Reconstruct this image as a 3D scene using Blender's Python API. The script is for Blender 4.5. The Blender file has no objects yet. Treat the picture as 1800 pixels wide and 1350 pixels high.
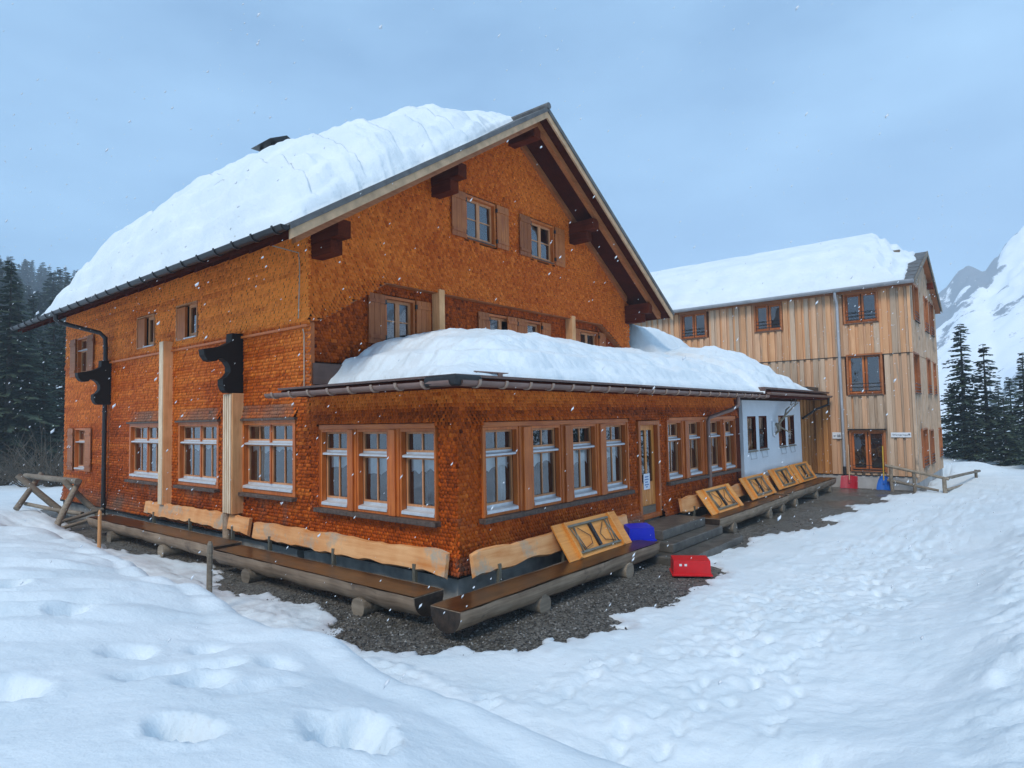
import bpy, math, random
import numpy as np
from mathutils import Vector, Matrix
random.seed(7)
RNG = np.random.default_rng(11)
SC = bpy.context.scene
COL = SC.collection
PI = math.pi

# ------------------------------------------------------------------ camera
cam_data = bpy.data.cameras.new('camera')
cam = bpy.data.objects.new('camera', cam_data)
COL.objects.link(cam)
cam_data.sensor_width = 36.0
cam_data.lens = 22.444
cam_data.clip_start = 0.05
cam_data.clip_end = 4000
_R = Vector((0.63463799, -0.77256599, -0.01940146))
_U = Vector((-0.02994145, -0.04966668, 0.99831695))
_F = Vector((0.77222933, 0.63298895, 0.0546521))
CAM = Vector((-7.150, -7.014, 2.541))
cam.matrix_world = Matrix(((_R.x, _U.x, -_F.x, CAM.x), (_R.y, _U.y, -_F.y, CAM.y), (_R.z, _U.z, -_F.z, CAM.z), (0, 0, 0, 1)))
SC.camera = cam

# ------------------------------------------------------------------ sky, sun, exposure
SUN_EL, SUN_AZ = math.radians(48), math.radians(-163)      # direction the light comes from
world = bpy.data.worlds.new('World')
SC.world = world
world.use_nodes = True
wn, wl = world.node_tree.nodes, world.node_tree.links
wn.clear()
w_out = wn.new('ShaderNodeOutputWorld')
w_bg = wn.new('ShaderNodeBackground')
w_sky = wn.new('ShaderNodeTexSky')
w_sky.sky_type = 'NISHITA'
w_sky.sun_disc = False
w_sky.sun_elevation = SUN_EL
w_sky.sun_rotation = PI / 2 - SUN_AZ
w_sky.altitude = 1800
w_sky.air_density = 1.0
w_sky.dust_density = 2.0
w_co = wn.new('ShaderNodeTexCoord')
w_map = wn.new('ShaderNodeMapping')
w_map.inputs['Scale'].default_value = (1.0, 1.0, 2.6)
w_noise = wn.new('ShaderNodeTexNoise')
w_noise.inputs['Scale'].default_value = 2.4
w_noise.inputs['Detail'].default_value = 5
w_noise.inputs['Roughness'].default_value = 0.5
w_ramp = wn.new('ShaderNodeValToRGB')
w_ramp.color_ramp.elements[0].position = 0.3
w_ramp.color_ramp.elements[0].color = (0.15, 0.30, 0.52, 1)
w_ramp.color_ramp.elements[1].position = 0.72
w_ramp.color_ramp.elements[1].color = (0.35, 0.58, 0.84, 1)
w_mul = wn.new('ShaderNodeVectorMath'); w_mul.operation = 'SCALE'
w_mul.inputs['Scale'].default_value = 10.0
w_mix = wn.new('ShaderNodeMixRGB')
w_mix.inputs['Fac'].default_value = 0.86                  # thick cloud over most of the clear sky
w_bg.inputs['Strength'].default_value = 0.1
wl.new(w_co.outputs['Generated'], w_map.inputs['Vector'])
wl.new(w_map.outputs['Vector'], w_noise.inputs['Vector'])
wl.new(w_noise.outputs['Fac'], w_ramp.inputs['Fac'])
wl.new(w_ramp.outputs['Color'], w_mul.inputs[0])
wl.new(w_sky.outputs['Color'], w_mix.inputs['Color1'])
wl.new(w_mul.outputs['Vector'], w_mix.inputs['Color2'])
wl.new(w_mix.outputs['Color'], w_bg.inputs['Color'])
wl.new(w_bg.outputs['Background'], w_out.inputs['Surface'])

sun_data = bpy.data.lights.new('sun', 'SUN')
sun_data.energy = 2.2
sun_data.angle = math.radians(18)
sun_data.color = (1.0, 0.92, 0.82)
sun = bpy.data.objects.new('sun', sun_data)
COL.objects.link(sun)
_d = Vector((math.cos(SUN_EL) * math.cos(SUN_AZ), math.cos(SUN_EL) * math.sin(SUN_AZ), math.sin(SUN_EL)))
sun.rotation_euler = _d.to_track_quat('Z', 'Y').to_euler()

SC.view_settings.view_transform = 'Standard'
SC.view_settings.look = 'None'
SC.view_settings.gamma = 1
SC.view_settings.use_curve_mapping = False
SC.view_settings.exposure = 0.3
SC.render.engine = 'CYCLES'
SC.cycles.use_denoising = True
try: SC.cycles.denoiser = 'OPENIMAGEDENOISE'
except Exception: pass
SC.cycles.max_bounces = 8
SC.cycles.volume_bounces = 4
SC.cycles.diffuse_bounces = 3
SC.cycles.transparent_max_bounces = 12
SC.cycles.caustics_reflective = False
SC.cycles.caustics_refractive = False

# ------------------------------------------------------------------ materials
MATS = {}
def new_mat(name):
    m = bpy.data.materials.new(name); m.use_nodes = True
    nt = m.node_tree; b = nt.nodes['Principled BSDF']
    MATS[name] = m
    return m, nt, b
def N(nt, t, **kw):
    n = nt.nodes.new(t)
    for k, v in kw.items():
        if k in n.inputs: n.inputs[k].default_value = v
        else: setattr(n, k, v)
    return n
def ramp(nt, stops):
    r = nt.nodes.new('ShaderNodeValToRGB'); e = r.color_ramp.elements
    while len(e) < len(stops): e.new(0.5)
    for x, (p, c) in zip(e, stops):
        x.position = p; x.color = (*c, 1)
    return r
def plain(name, col, rough=0.6, metal=0.0, noise=0.12, nscale=6.0, bump=0.0, bscale=40.0, spec=0.5):
    m, nt, b = new_mat(name)
    co = N(nt, 'ShaderNodeTexCoord')
    no = N(nt, 'ShaderNodeTexNoise', Scale=nscale, Detail=6.0)
    nt.links.new(co.outputs['Object'], no.inputs['Vector'])
    lo = tuple(c * (1 - noise) for c in col); hi = tuple(min(1, c * (1 + noise)) for c in col)
    r = ramp(nt, [(0.3, lo), (0.7, hi)])
    nt.links.new(no.outputs['Fac'], r.inputs['Fac'])
    nt.links.new(r.outputs['Color'], b.inputs['Base Color'])
    b.inputs['Roughness'].default_value = rough
    b.inputs['Metallic'].default_value = metal
    b.inputs['Specular IOR Level'].default_value = spec
    if bump:
        n2 = N(nt, 'ShaderNodeTexNoise', Scale=bscale, Detail=4.0)
        nt.links.new(co.outputs['Object'], n2.inputs['Vector'])
        bp = N(nt, 'ShaderNodeBump', Strength=bump, Distance=0.02)
        nt.links.new(n2.outputs['Fac'], bp.inputs['Height'])
        nt.links.new(bp.outputs['Normal'], b.inputs['Normal'])
    return m
def wood(name, dark, light, axis='z', rough=0.55, fine=26.0, along=1.3, vary=0.25, knots=True, bump=0.25, spec=0.4, stain=None):
    """grain stretched along one local axis; each object a little lighter or darker than the next"""
    m, nt, b = new_mat(name)
    co = N(nt, 'ShaderNodeTexCoord'); info = N(nt, 'ShaderNodeObjectInfo')
    mp = N(nt, 'ShaderNodeMapping')
    s = {'x': (along, fine, fine), 'y': (fine, along, fine), 'z': (fine, fine, along)}[axis]
    mp.inputs['Scale'].default_value = s
    add = N(nt, 'ShaderNodeVectorMath', operation='ADD')
    sc = N(nt, 'ShaderNodeVectorMath', operation='SCALE'); sc.inputs['Scale'].default_value = 37.0
    comb = N(nt, 'ShaderNodeCombineXYZ')
    for i in range(3): nt.links.new(info.outputs['Random'], comb.inputs[i])
    nt.links.new(comb.outputs[0], sc.inputs[0])
    nt.links.new(co.outputs['Object'], add.inputs[0]); nt.links.new(sc.outputs[0], add.inputs[1])
    nt.links.new(add.outputs[0], mp.inputs['Vector'])
    no = N(nt, 'ShaderNodeTexNoise', Scale=1.0, Detail=5.0, Roughness=0.6, Distortion=0.4)
    nt.links.new(mp.outputs[0], no.inputs['Vector'])
    big = N(nt, 'ShaderNodeTexNoise', Scale=2.3, Detail=3.0)
    nt.links.new(add.outputs[0], big.inputs['Vector'])
    mixf = N(nt, 'ShaderNodeMath', operation='MULTIPLY_ADD')
    mixf.inputs[1].default_value = 0.45; nt.links.new(big.outputs['Fac'], mixf.inputs[0])
    h = N(nt, 'ShaderNodeMath', operation='MULTIPLY'); h.inputs[1].default_value = 0.62
    nt.links.new(no.outputs['Fac'], h.inputs[0]); nt.links.new(h.outputs[0], mixf.inputs[2])
    r = ramp(nt, [(0.32, dark), (0.68, light)])
    nt.links.new(mixf.outputs[0], r.inputs['Fac'])
    val = N(nt, 'ShaderNodeMapRange'); val.inputs['To Min'].default_value = 1 - vary; val.inputs['To Max'].default_value = 1 + vary
    nt.links.new(info.outputs['Random'], val.inputs['Value'])
    hsv = N(nt, 'ShaderNodeHueSaturation')
    nt.links.new(r.outputs['Color'], hsv.inputs['Color']); nt.links.new(val.outputs[0], hsv.inputs['Value'])
    colour = hsv.outputs['Color']
    if stain:                                                       # blotches of another colour (bare or greyed wood)
        sn = N(nt, 'ShaderNodeTexNoise', Scale=stain[1], Detail=6.0, Roughness=0.65)
        nt.links.new(add.outputs[0], sn.inputs['Vector'])
        sr = ramp(nt, [(stain[2], (0, 0, 0)), (stain[2] + 0.12, (1, 1, 1))])
        nt.links.new(sn.outputs['Fac'], sr.inputs['Fac'])
        mx = N(nt, 'ShaderNodeMixRGB'); mx.inputs['Color2'].default_value = (*stain[0], 1)
        nt.links.new(sr.outputs['Color'], mx.inputs['Fac']); nt.links.new(colour, mx.inputs['Color1'])
        colour = mx.outputs['Color']
    nt.links.new(colour, b.inputs['Base Color'])
    b.inputs['Roughness'].default_value = rough
    b.inputs['Specular IOR Level'].default_value = spec
    if bump:
        bp = N(nt, 'ShaderNodeBump', Strength=bump, Distance=0.006)
        nt.links.new(no.outputs['Fac'], bp.inputs['Height']); nt.links.new(bp.outputs['Normal'], b.inputs['Normal'])
    return m

def shingle_mat(name, dark, mid, light):
    m, nt, b = new_mat(name)
    at = N(nt, 'ShaderNodeAttribute'); at.attribute_name = 'tone'
    co = N(nt, 'ShaderNodeTexCoord')
    mp = N(nt, 'ShaderNodeMapping'); mp.inputs['Scale'].default_value = (60, 60, 9)
    no = N(nt, 'ShaderNodeTexNoise', Scale=1.0, Detail=4.0)
    nt.links.new(co.outputs['Object'], mp.inputs['Vector']); nt.links.new(mp.outputs[0], no.inputs['Vector'])
    ma = N(nt, 'ShaderNodeMath', operation='MULTIPLY_ADD'); ma.inputs[1].default_value = 0.22
    su = N(nt, 'ShaderNodeMath', operation='SUBTRACT'); su.inputs[1].default_value = 0.5
    nt.links.new(no.outputs['Fac'], su.inputs[0]); nt.links.new(su.outputs[0], ma.inputs[0])
    nt.links.new(at.outputs['Fac'], ma.inputs[2])
    r = ramp(nt, [(0.0, dark), (0.45, mid), (0.85, light), (1.0, tuple(min(1, c * 1.25) for c in light))])
    nt.links.new(ma.outputs[0], r.inputs['Fac'])
    at2 = N(nt, 'ShaderNodeAttribute'); at2.attribute_name = 'grey'
    mx = N(nt, 'ShaderNodeMixRGB'); mx.inputs['Color2'].default_value = (0.2, 0.16, 0.12, 1)
    nt.links.new(at2.outputs['Fac'], mx.inputs['Fac']); nt.links.new(r.outputs['Color'], mx.inputs['Color1'])
    nt.links.new(mx.outputs['Color'], b.inputs['Base Color'])
    b.inputs['Roughness'].default_value = 0.55
    b.inputs['Specular IOR Level'].default_value = 0.1
    return m

M = {}
M['shingle'] = shingle_mat('shingle', (0.085, 0.013, 0.002), (0.54, 0.092, 0.006), (0.85, 0.225, 0.030))
M['frame_red'] = wood('varnished_frame', (0.34, 0.065, 0.007), (0.62, 0.17, 0.028), 'z', 0.4, vary=0.15)
M['frame_red_h'] = wood('varnished_frame_level', (0.34, 0.065, 0.007), (0.62, 0.17, 0.028), 'x', 0.4, vary=0.15)
M['sash'] = wood('sash_wood', (0.42, 0.15, 0.05), (0.70, 0.33, 0.15), 'z', 0.45, vary=0.1)
M['shutter'] = wood('shutter_wood', (0.27, 0.055, 0.009), (0.52, 0.16, 0.035), 'z', 0.5)
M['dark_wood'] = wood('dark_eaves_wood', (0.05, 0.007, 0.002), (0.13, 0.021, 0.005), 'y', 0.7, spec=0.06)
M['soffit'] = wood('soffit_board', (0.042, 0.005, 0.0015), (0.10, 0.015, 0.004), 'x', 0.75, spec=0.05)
M['rafter'] = wood('rafter_wood', (0.24, 0.07, 0.018), (0.42, 0.15, 0.05), 'x', 0.55)
M['fascia'] = plain('fascia_board', (0.58, 0.36, 0.20), 0.6, noise=0.22, nscale=5)
M['pale_post'] = wood('pale_timber', (0.52, 0.215, 0.07), (0.82, 0.44, 0.20), 'z', 0.6)
M['rib_wood'] = wood('bleached_timber', (0.52, 0.36, 0.22), (0.82, 0.66, 0.46), 'z', 0.6, vary=0.1)
M['log'] = wood('weathered_log', (0.14, 0.09, 0.055), (0.44, 0.32, 0.22), 'x', 0.6, fine=18, along=0.9, stain=((0.10, 0.07, 0.05), 2.0, 0.6))
M['log_end'] = plain('wet_log_end', (0.035, 0.022, 0.014), 0.5, noise=0.6, nscale=9, bump=0.3, bscale=30)
M['seat_top'] = wood('wet_seat_wood', (0.014, 0.006, 0.003), (0.12, 0.045, 0.012), 'x', 0.28, fine=16, along=0.7, vary=0.1, stain=((0.035, 0.02, 0.012), 1.6, 0.52))
M['plank_back'] = wood('rough_plank', (0.60, 0.19, 0.03), (0.86, 0.46, 0.20), 'x', 0.6, fine=12, along=0.9, vary=0.08, stain=((0.46, 0.38, 0.28), 1.7, 0.53))
M['table_wood'] = wood('table_wood', (0.58, 0.20, 0.03), (0.80, 0.36, 0.08), 'x', 0.45, vary=0.08, bump=0.05)
M['board'] = wood('larch_board', (0.43, 0.23, 0.12), (0.69, 0.42, 0.25), 'z', 0.7, fine=30, along=0.9, vary=0.14, stain=((0.30, 0.24, 0.18), 0.7, 0.58))
M['board_warm'] = wood('larch_board_warm', (0.47, 0.215, 0.09), (0.74, 0.41, 0.21), 'z', 0.65, fine=30, along=0.9, vary=0.13)
M['board_grey'] = wood('larch_board_grey', (0.38, 0.25, 0.155), (0.60, 0.44, 0.31), 'z', 0.75, fine=30, along=0.9, vary=0.15, stain=((0.16, 0.13, 0.1), 1.1, 0.58))
M['board_brown'] = wood('annex_board', (0.30, 0.11, 0.025), (0.55, 0.25, 0.075), 'z', 0.6, fine=30, along=0.9, vary=0.3)
M['door'] = wood('door_wood', (0.48, 0.15, 0.02), (0.78, 0.31, 0.07), 'z', 0.4, vary=0.05)
M['rail'] = wood('grey_pole', (0.13, 0.10, 0.07), (0.30, 0.25, 0.19), 'x', 0.8, fine=20)
M['wall_back'] = plain('wall_backing', (0.10, 0.03, 0.008), 0.8)
M['black_wood'] = plain('black_wood', (0.010, 0.008, 0.007), 0.6, nscale=9, spec=0.2)
M['gutter_brown'] = plain('brown_metal', (0.24, 0.145, 0.115), 0.45, 0.15, 0.18, 3)
M['gutter_black'] = plain('black_metal', (0.028, 0.026, 0.026), 0.38, 0.4, 0.2, 3)
M['gutter_grey'] = plain('zinc_metal', (0.40, 0.41, 0.43), 0.5, 0.3, 0.15, 3)
M['flash'] = plain('pale_metal', (0.62, 0.64, 0.66), 0.4, 0.3, 0.08, 8)
M['sill_dark'] = plain('weathered_sill', (0.09, 0.06, 0.045), 0.7, noise=0.5, nscale=14)
M['roof_sheet'] = plain('roof_sheet', (0.12, 0.115, 0.11), 0.6, 0.1, 0.3, 5, 0.2, 20)
M['roof_brown'] = plain('brown_roof_sheet', (0.13, 0.075, 0.06), 0.5, 0.2, 0.2, 4)
M['concrete'] = plain('concrete', (0.36, 0.35, 0.32), 0.85, noise=0.3, nscale=4, bump=0.25, bscale=60)
M['plinth_light'] = plain('light_concrete', (0.42, 0.42, 0.42), 0.85, noise=0.15, nscale=3, bump=0.15, bscale=60)
M['step'] = plain('wet_step_concrete', (0.085, 0.078, 0.066), 0.42, noise=0.45, nscale=5, bump=0.35, bscale=50)
M['white_panel'] = plain('white_render', (0.72, 0.75, 0.78), 0.8, noise=0.04, nscale=3)
M['interior'] = plain('dark_room', (0.030, 0.022, 0.016), 0.9)
M['curtain'] = plain('lace_curtain', (0.78, 0.80, 0.80), 0.9, noise=0.06, nscale=30, bump=0.3, bscale=70)
M['red_plastic'] = plain('red_plastic', (0.62, 0.006, 0.010), 0.35, noise=0.08)
M['dark_red_plastic'] = plain('crimson_plastic', (0.42, 0.012, 0.03), 0.35, noise=0.12)
M['blue_plastic'] = plain('blue_plastic', (0.006, 0.02, 0.50), 0.35, noise=0.08)
M['shovel_blue'] = plain('shovel_blue_plastic', (0.01, 0.12, 0.50), 0.32, noise=0.12)
M['yellow'] = plain('yellow_paint', (0.62, 0.40, 0.03), 0.45)
M['handle'] = plain('handle_wood', (0.55, 0.38, 0.24), 0.6)
M['steel'] = plain('dull_steel', (0.20, 0.185, 0.14), 0.45, 0.4, 0.15)
M['rust'] = plain('rusty_tube', (0.16, 0.075, 0.03), 0.6, 0.2, 0.25, 20)
M['black'] = plain('black_paint', (0.012, 0.012, 0.014), 0.5)
M['white'] = plain('white_plate', (0.74, 0.77, 0.8), 0.5, noise=0.03)
M['ink'] = plain('dark_print', (0.03, 0.05, 0.09), 0.7)
M['ink_blue'] = plain('blue_print', (0.12, 0.22, 0.45), 0.7)
M['paper'] = plain('white_paper', (0.78, 0.8, 0.86), 0.8, noise=0.03)
M['antler'] = plain('bone', (0.27, 0.21, 0.14), 0.6, noise=0.35, nscale=12)
M['bark'] = plain('bark', (0.055, 0.042, 0.032), 0.9, noise=0.35, nscale=12)
M['rope'] = plain('pale_rope', (0.42, 0.38, 0.3), 0.8)
M['brush'] = plain('bare_twigs', (0.09, 0.075, 0.055), 0.9, noise=0.3)
M['moss'] = plain('yellow_moss', (0.12, 0.075, 0.02), 0.9, noise=0.5, nscale=20)

def glass_mat():
    m, nt, b = new_mat('window_glass')
    nt.nodes.remove(b)
    out = nt.nodes['Material Output']
    tr = N(nt, 'ShaderNodeBsdfTransparent'); tr.inputs['Color'].default_value = (0.88, 0.92, 0.93, 1)
    gl = N(nt, 'ShaderNodeBsdfGlossy', Roughness=0.015); gl.inputs['Color'].default_value = (0.9, 0.92, 0.96, 1)
    lw = N(nt, 'ShaderNodeFresnel', IOR=1.5)
    ma = N(nt, 'ShaderNodeMath', operation='MULTIPLY_ADD'); ma.inputs[1].default_value = 1.5; ma.inputs[2].default_value = 0.10
    ma.use_clamp = True
    mx = N(nt, 'ShaderNodeMixShader')
    co = N(nt, 'ShaderNodeTexCoord'); no = N(nt, 'ShaderNodeTexNoise', Scale=3.0, Detail=1.0)
    bp = N(nt, 'ShaderNodeBump', Strength=0.06, Distance=0.05)
    nt.links.new(co.outputs['Object'], no.inputs['Vector']); nt.links.new(no.outputs['Fac'], bp.inputs['Height'])
    nt.links.new(bp.outputs['Normal'], gl.inputs['Normal'])
    nt.links.new(lw.outputs[0], ma.inputs[0]); nt.links.new(ma.outputs[0], mx.inputs[0])
    nt.links.new(tr.outputs[0], mx.inputs[1]); nt.links.new(gl.outputs[0], mx.inputs[2])
    nt.links.new(mx.outputs[0], out.inputs['Surface'])
    return m
M['glass'] = glass_mat()

def snow_mat(name, big=0.0):
    m, nt, b = new_mat(name)
    co = N(nt, 'ShaderNodeTexCoord')
    n1 = N(nt, 'ShaderNodeTexNoise', Scale=1.1, Detail=5.0); n2 = N(nt, 'ShaderNodeTexNoise', Scale=38.0, Detail=6.0, Roughness=0.65)
    n3 = N(nt, 'ShaderNodeTexNoise', Scale=7.0, Detail=5.0, Roughness=0.6)
    for n in (n1, n2, n3): nt.links.new(co.outputs['Object'], n.inputs['Vector'])
    r = ramp(nt, [(0.3, (0.68, 0.76, 0.80)), (0.7, (0.78, 0.84, 0.87))])
    nt.links.new(n1.outputs['Fac'], r.inputs['Fac'])
    colour = r.outputs['Color']
    at = N(nt, 'ShaderNodeAttribute'); at.attribute_name = 'dirt'
    mx = N(nt, 'ShaderNodeMixRGB'); mx.inputs['Color2'].default_value = (0.40, 0.36, 0.37, 1)
    nt.links.new(at.outputs['Fac'], mx.inputs['Fac']); nt.links.new(colour, mx.inputs['Color1'])
    nt.links.new(mx.outputs['Color'], b.inputs['Base Color'])
    b.inputs['Roughness'].default_value = 0.65
    b.inputs['Specular IOR Level'].default_value = 0.25
    b1 = N(nt, 'ShaderNodeBump', Strength=0.35, Distance=0.012)
    b2 = N(nt, 'ShaderNodeBump', Strength=0.4 + big, Distance=0.05)
    nt.links.new(n2.outputs['Fac'], b1.inputs['Height']); nt.links.new(n3.outputs['Fac'], b2.inputs['Height'])
    nt.links.new(b2.outputs['Normal'], b1.inputs['Normal']); nt.links.new(b1.outputs['Normal'], b.inputs['Normal'])
    return m
M['snow'] = snow_mat('snow')
M['roof_snow'] = snow_mat('roof_snow', 0.15)

def gravel_mat():
    m, nt, b = new_mat('wet_gravel')
    co = N(nt, 'ShaderNodeTexCoord')
    v = N(nt, 'ShaderNodeTexVoronoi', Scale=34.0); n = N(nt, 'ShaderNodeTexNoise', Scale=0.55, Detail=5.0, Roughness=0.6); n2 = N(nt, 'ShaderNodeTexNoise', Scale=90.0, Detail=3.0)
    for k in (v, n, n2): nt.links.new(co.outputs['Object'], k.inputs['Vector'])
    r = ramp(nt, [(0.0, (0.038, 0.034, 0.028)), (0.55, (0.095, 0.087, 0.072)), (1.0, (0.21, 0.195, 0.17))])
    sep = N(nt, 'ShaderNodeSeparateColor'); nt.links.new(v.outputs['Color'], sep.inputs[0])
    nt.links.new(sep.outputs[0], r.inputs['Fac'])
    nt.links.new(r.outputs['Color'], b.inputs['Base Color'])
    rr = N(nt, 'ShaderNodeMapRange'); rr.inputs['From Min'].default_value = 0.45; rr.inputs['From Max'].default_value = 0.6
    rr.inputs['To Min'].default_value = 0.75; rr.inputs['To Max'].default_value = 0.28
    nt.links.new(n.outputs['Fac'], rr.inputs['Value']); nt.links.new(rr.outputs[0], b.inputs['Roughness'])
    bp = N(nt, 'ShaderNodeBump', Strength=0.6, Distance=0.015)
    nt.links.new(v.outputs['Distance'], bp.inputs['Height']); nt.links.new(bp.outputs['Normal'], b.inputs['Normal'])
    return m
M['gravel'] = gravel_mat()
def stone_mat():
    m, nt, b = new_mat('gravel_stone')
    at = N(nt, 'ShaderNodeAttribute'); at.attribute_name = 'tone'
    r = ramp(nt, [(0.0, (0.03, 0.027, 0.024)), (0.6, (0.12, 0.112, 0.10)), (1.0, (0.36, 0.35, 0.33))])
    nt.links.new(at.outputs['Fac'], r.inputs['Fac']); nt.links.new(r.outputs['Color'], b.inputs['Base Color'])
    b.inputs['Roughness'].default_value = 0.5
    return m
M['stone'] = stone_mat()
def needle_mat(name, lo, hi):
    m, nt, b = new_mat(name)
    at = N(nt, 'ShaderNodeAttribute'); at.attribute_name = 'tone'
    info = N(nt, 'ShaderNodeObjectInfo')
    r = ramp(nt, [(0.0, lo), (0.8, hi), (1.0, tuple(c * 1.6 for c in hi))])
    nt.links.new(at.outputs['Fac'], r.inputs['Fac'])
    hsv = N(nt, 'ShaderNodeHueSaturation')
    mr = N(nt, 'ShaderNodeMapRange'); mr.inputs['To Min'].default_value = 0.75; mr.inputs['To Max'].default_value = 1.3
    nt.links.new(info.outputs['Random'], mr.inputs['Value']); nt.links.new(mr.outputs[0], hsv.inputs['Value'])
    nt.links.new(r.outputs['Color'], hsv.inputs['Color']); nt.links.new(hsv.outputs['Color'], b.inputs['Base Color'])
    b.inputs['Roughness'].default_value = 0.75
    return m
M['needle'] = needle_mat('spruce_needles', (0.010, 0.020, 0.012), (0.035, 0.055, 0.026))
def mountain_mat():
    m, nt, b = new_mat('snowy_mountain')
    at = N(nt, 'ShaderNodeAttribute'); at.attribute_name = 'rock'
    co = N(nt, 'ShaderNodeTexCoord'); no = N(nt, 'ShaderNodeTexNoise', Scale=0.05, Detail=9.0, Roughness=0.7)
    nt.links.new(co.outputs['Object'], no.inputs['Vector'])
    ad = N(nt, 'ShaderNodeMath', operation='ADD'); nt.links.new(at.outputs['Fac'], ad.inputs[0]); nt.links.new(no.outputs['Fac'], ad.inputs[1])
    r = ramp(nt, [(0.0, (0, 0, 0)), (1.0, (1, 1, 1))])
    mr = N(nt, 'ShaderNodeMapRange'); mr.inputs['From Min'].default_value = 0.60; mr.inputs['From Max'].default_value = 0.66
    nt.links.new(ad.outputs[0], mr.inputs['Value'])
    mx = N(nt, 'ShaderNodeMixRGB'); mx.inputs['Color1'].default_value = (0.86, 0.88, 0.9, 1); mx.inputs['Color2'].default_value = (0.11, 0.11, 0.12, 1)
    nt.links.new(mr.outputs[0], mx.inputs['Fac']); nt.links.new(mx.outputs['Color'], b.inputs['Base Color'])
    b.inputs['Roughness'].default_value = 0.85
    return m
M['mountain'] = mountain_mat()

# ------------------------------------------------------------------ helpers
class MB:
    """collects boxes, bars and tubes into one mesh"""
    def __init__(s): s.v = []; s.f = []
    def quad(s, *p):
        n = len(s.v); s.v += [tuple(q) for q in p]; s.f.append(tuple(range(n, n + len(p)))); return s
    def box(s, x0, x1, y0, y1, z0, z1):
        if x0 > x1: x0, x1 = x1, x0
        if y0 > y1: y0, y1 = y1, y0
        if z0 > z1: z0, z1 = z1, z0
        n = len(s.v)
        s.v += [(x0, y0, z0), (x1, y0, z0), (x1, y1, z0), (x0, y1, z0), (x0, y0, z1), (x1, y0, z1), (x1, y1, z1), (x0, y1, z1)]
        s.f += [tuple(n + i for i in q) for q in ((0, 3, 2, 1), (4, 5, 6, 7), (0, 1, 5, 4), (1, 2, 6, 5), (2, 3, 7, 6), (3, 0, 4, 7))]
        return s
    def ring(s, x0, x1, z0, z1, w, y0, y1):
        s.box(x0, x0 + w, y0, y1, z0, z1); s.box(x1 - w, x1, y0, y1, z0, z1)
        s.box(x0 + w, x1 - w, y0, y1, z0, z0 + w); s.box(x0 + w, x1 - w, y0, y1, z1 - w, z1)
        return s
    def prism(s, pts, d):
        """closed polygon pts (3D, planar) pushed along vector d"""
        n = len(s.v); k = len(pts); d = Vector(d)
        s.v += [tuple(p) for p in pts] + [tuple(Vector(p) + d) for p in pts]
        s.f.append(tuple(range(n + k - 1, n - 1, -1))); s.f.append(tuple(range(n + k, n + 2 * k)))
        for i in range(k):
            j = (i + 1) % k
            s.f.append((n + i, n + j, n + k + j, n + k + i))
        return s
    def bar(s, a, b, w, h, up=(0, 0, 1)):
        """box beam from a to b, w across, h along up"""
        a, b = Vector(a), Vector(b); t = (b - a).normalized(); u = Vector(up)
        x = t.cross(u)
        if x.length < 1e-5: x = t.cross(Vector((1, 0, 0)))
        x.normalize(); y = x.cross(t).normalized()
        x *= w / 2; y *= h / 2
        n = len(s.v)
        for p in (a, b):
            s.v += [tuple(p - x - y), tuple(p + x - y), tuple(p + x + y), tuple(p - x + y)]
        s.f += [tuple(n + i for i in q) for q in ((0, 1, 2, 3), (7, 6, 5, 4), (0, 4, 5, 1), (1, 5, 6, 2), (2, 6, 7, 3), (3, 7, 4, 0))]
        return s
    def tube(s, path, r, seg=8, wob=0.0, cap=True):
        P = [Vector(p) for p in path]; n0 = len(s.v); k = len(P)
        rr = r if isinstance(r, (list, tuple)) else [r] * k
        ref = None
        for i, p in enumerate(P):
            t = (P[min(i + 1, k - 1)] - P[max(i - 1, 0)]).normalized()
            if ref is None:
                ref = t.cross(Vector((0, 0, 1)))
                if ref.length < 1e-3: ref = t.cross(Vector((1, 0, 0)))
            x = (ref - t * ref.dot(t)).normalized(); y = t.cross(x); ref = x
            for j in range(seg):
                a = 2 * PI * j / seg; q = rr[i] * (1 + random.uniform(-wob, wob))
                s.v.append(tuple(p + x * (q * math.cos(a)) + y * (q * math.sin(a))))
        for i in range(k - 1):
            for j in range(seg):
                a = n0 + i * seg + j; b = n0 + i * seg + (j + 1) % seg
                s.f.append((a, b, b + seg, a + seg))
        if cap:
            s.f.append(tuple(n0 + j for j in range(seg - 1, -1, -1))); s.f.append(tuple(n0 + (k - 1) * seg + j for j in range(seg)))
        return s
    def mesh(s, name, mat, smooth=False, off=(0, 0, 0)):
        me = bpy.data.meshes.new(name)
        ox, oy, oz = off
        me.from_pydata([(x - ox, y - oy, z - oz) for x, y, z in s.v], [], s.f)
        if mat is not None: me.materials.append(M[mat] if isinstance(mat, str) else mat)
        if smooth: me.polygons.foreach_set('use_smooth', [True] * len(me.polygons))
        me.update()
        return me
    def build(s, name, mat, parent=None, smooth=False, bevel=0.0, angle=40):
        off = ORIGIN.get(parent.name, (0, 0, 0)) if parent else (0, 0, 0)
        o = link(name, s.mesh(name, mat, smooth, off), parent)
        if bevel:
            b = o.modifiers.new('edge', 'BEVEL'); b.width = bevel; b.segments = 2; b.limit_method = 'ANGLE'
        if smooth: auto_smooth(o, angle)
        return o
ORIGIN = {}
def auto_smooth(o, angle):
    me = o.data
    me.polygons.foreach_set('use_smooth', [True] * len(me.polygons))
    try: me.set_sharp_from_angle(angle=math.radians(angle))
    except Exception: pass
def link(name, me, parent=None):
    o = bpy.data.objects.new(name, me); COL.objects.link(o)
    if parent is not None: o.parent = parent
    return o
def tag(o, label, cat=None, group=None, kind=None):
    if label: o['label'] = label
    if cat: o['category'] = cat
    if group: o['group'] = group
    if kind: o['kind'] = kind
    return o
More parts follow.
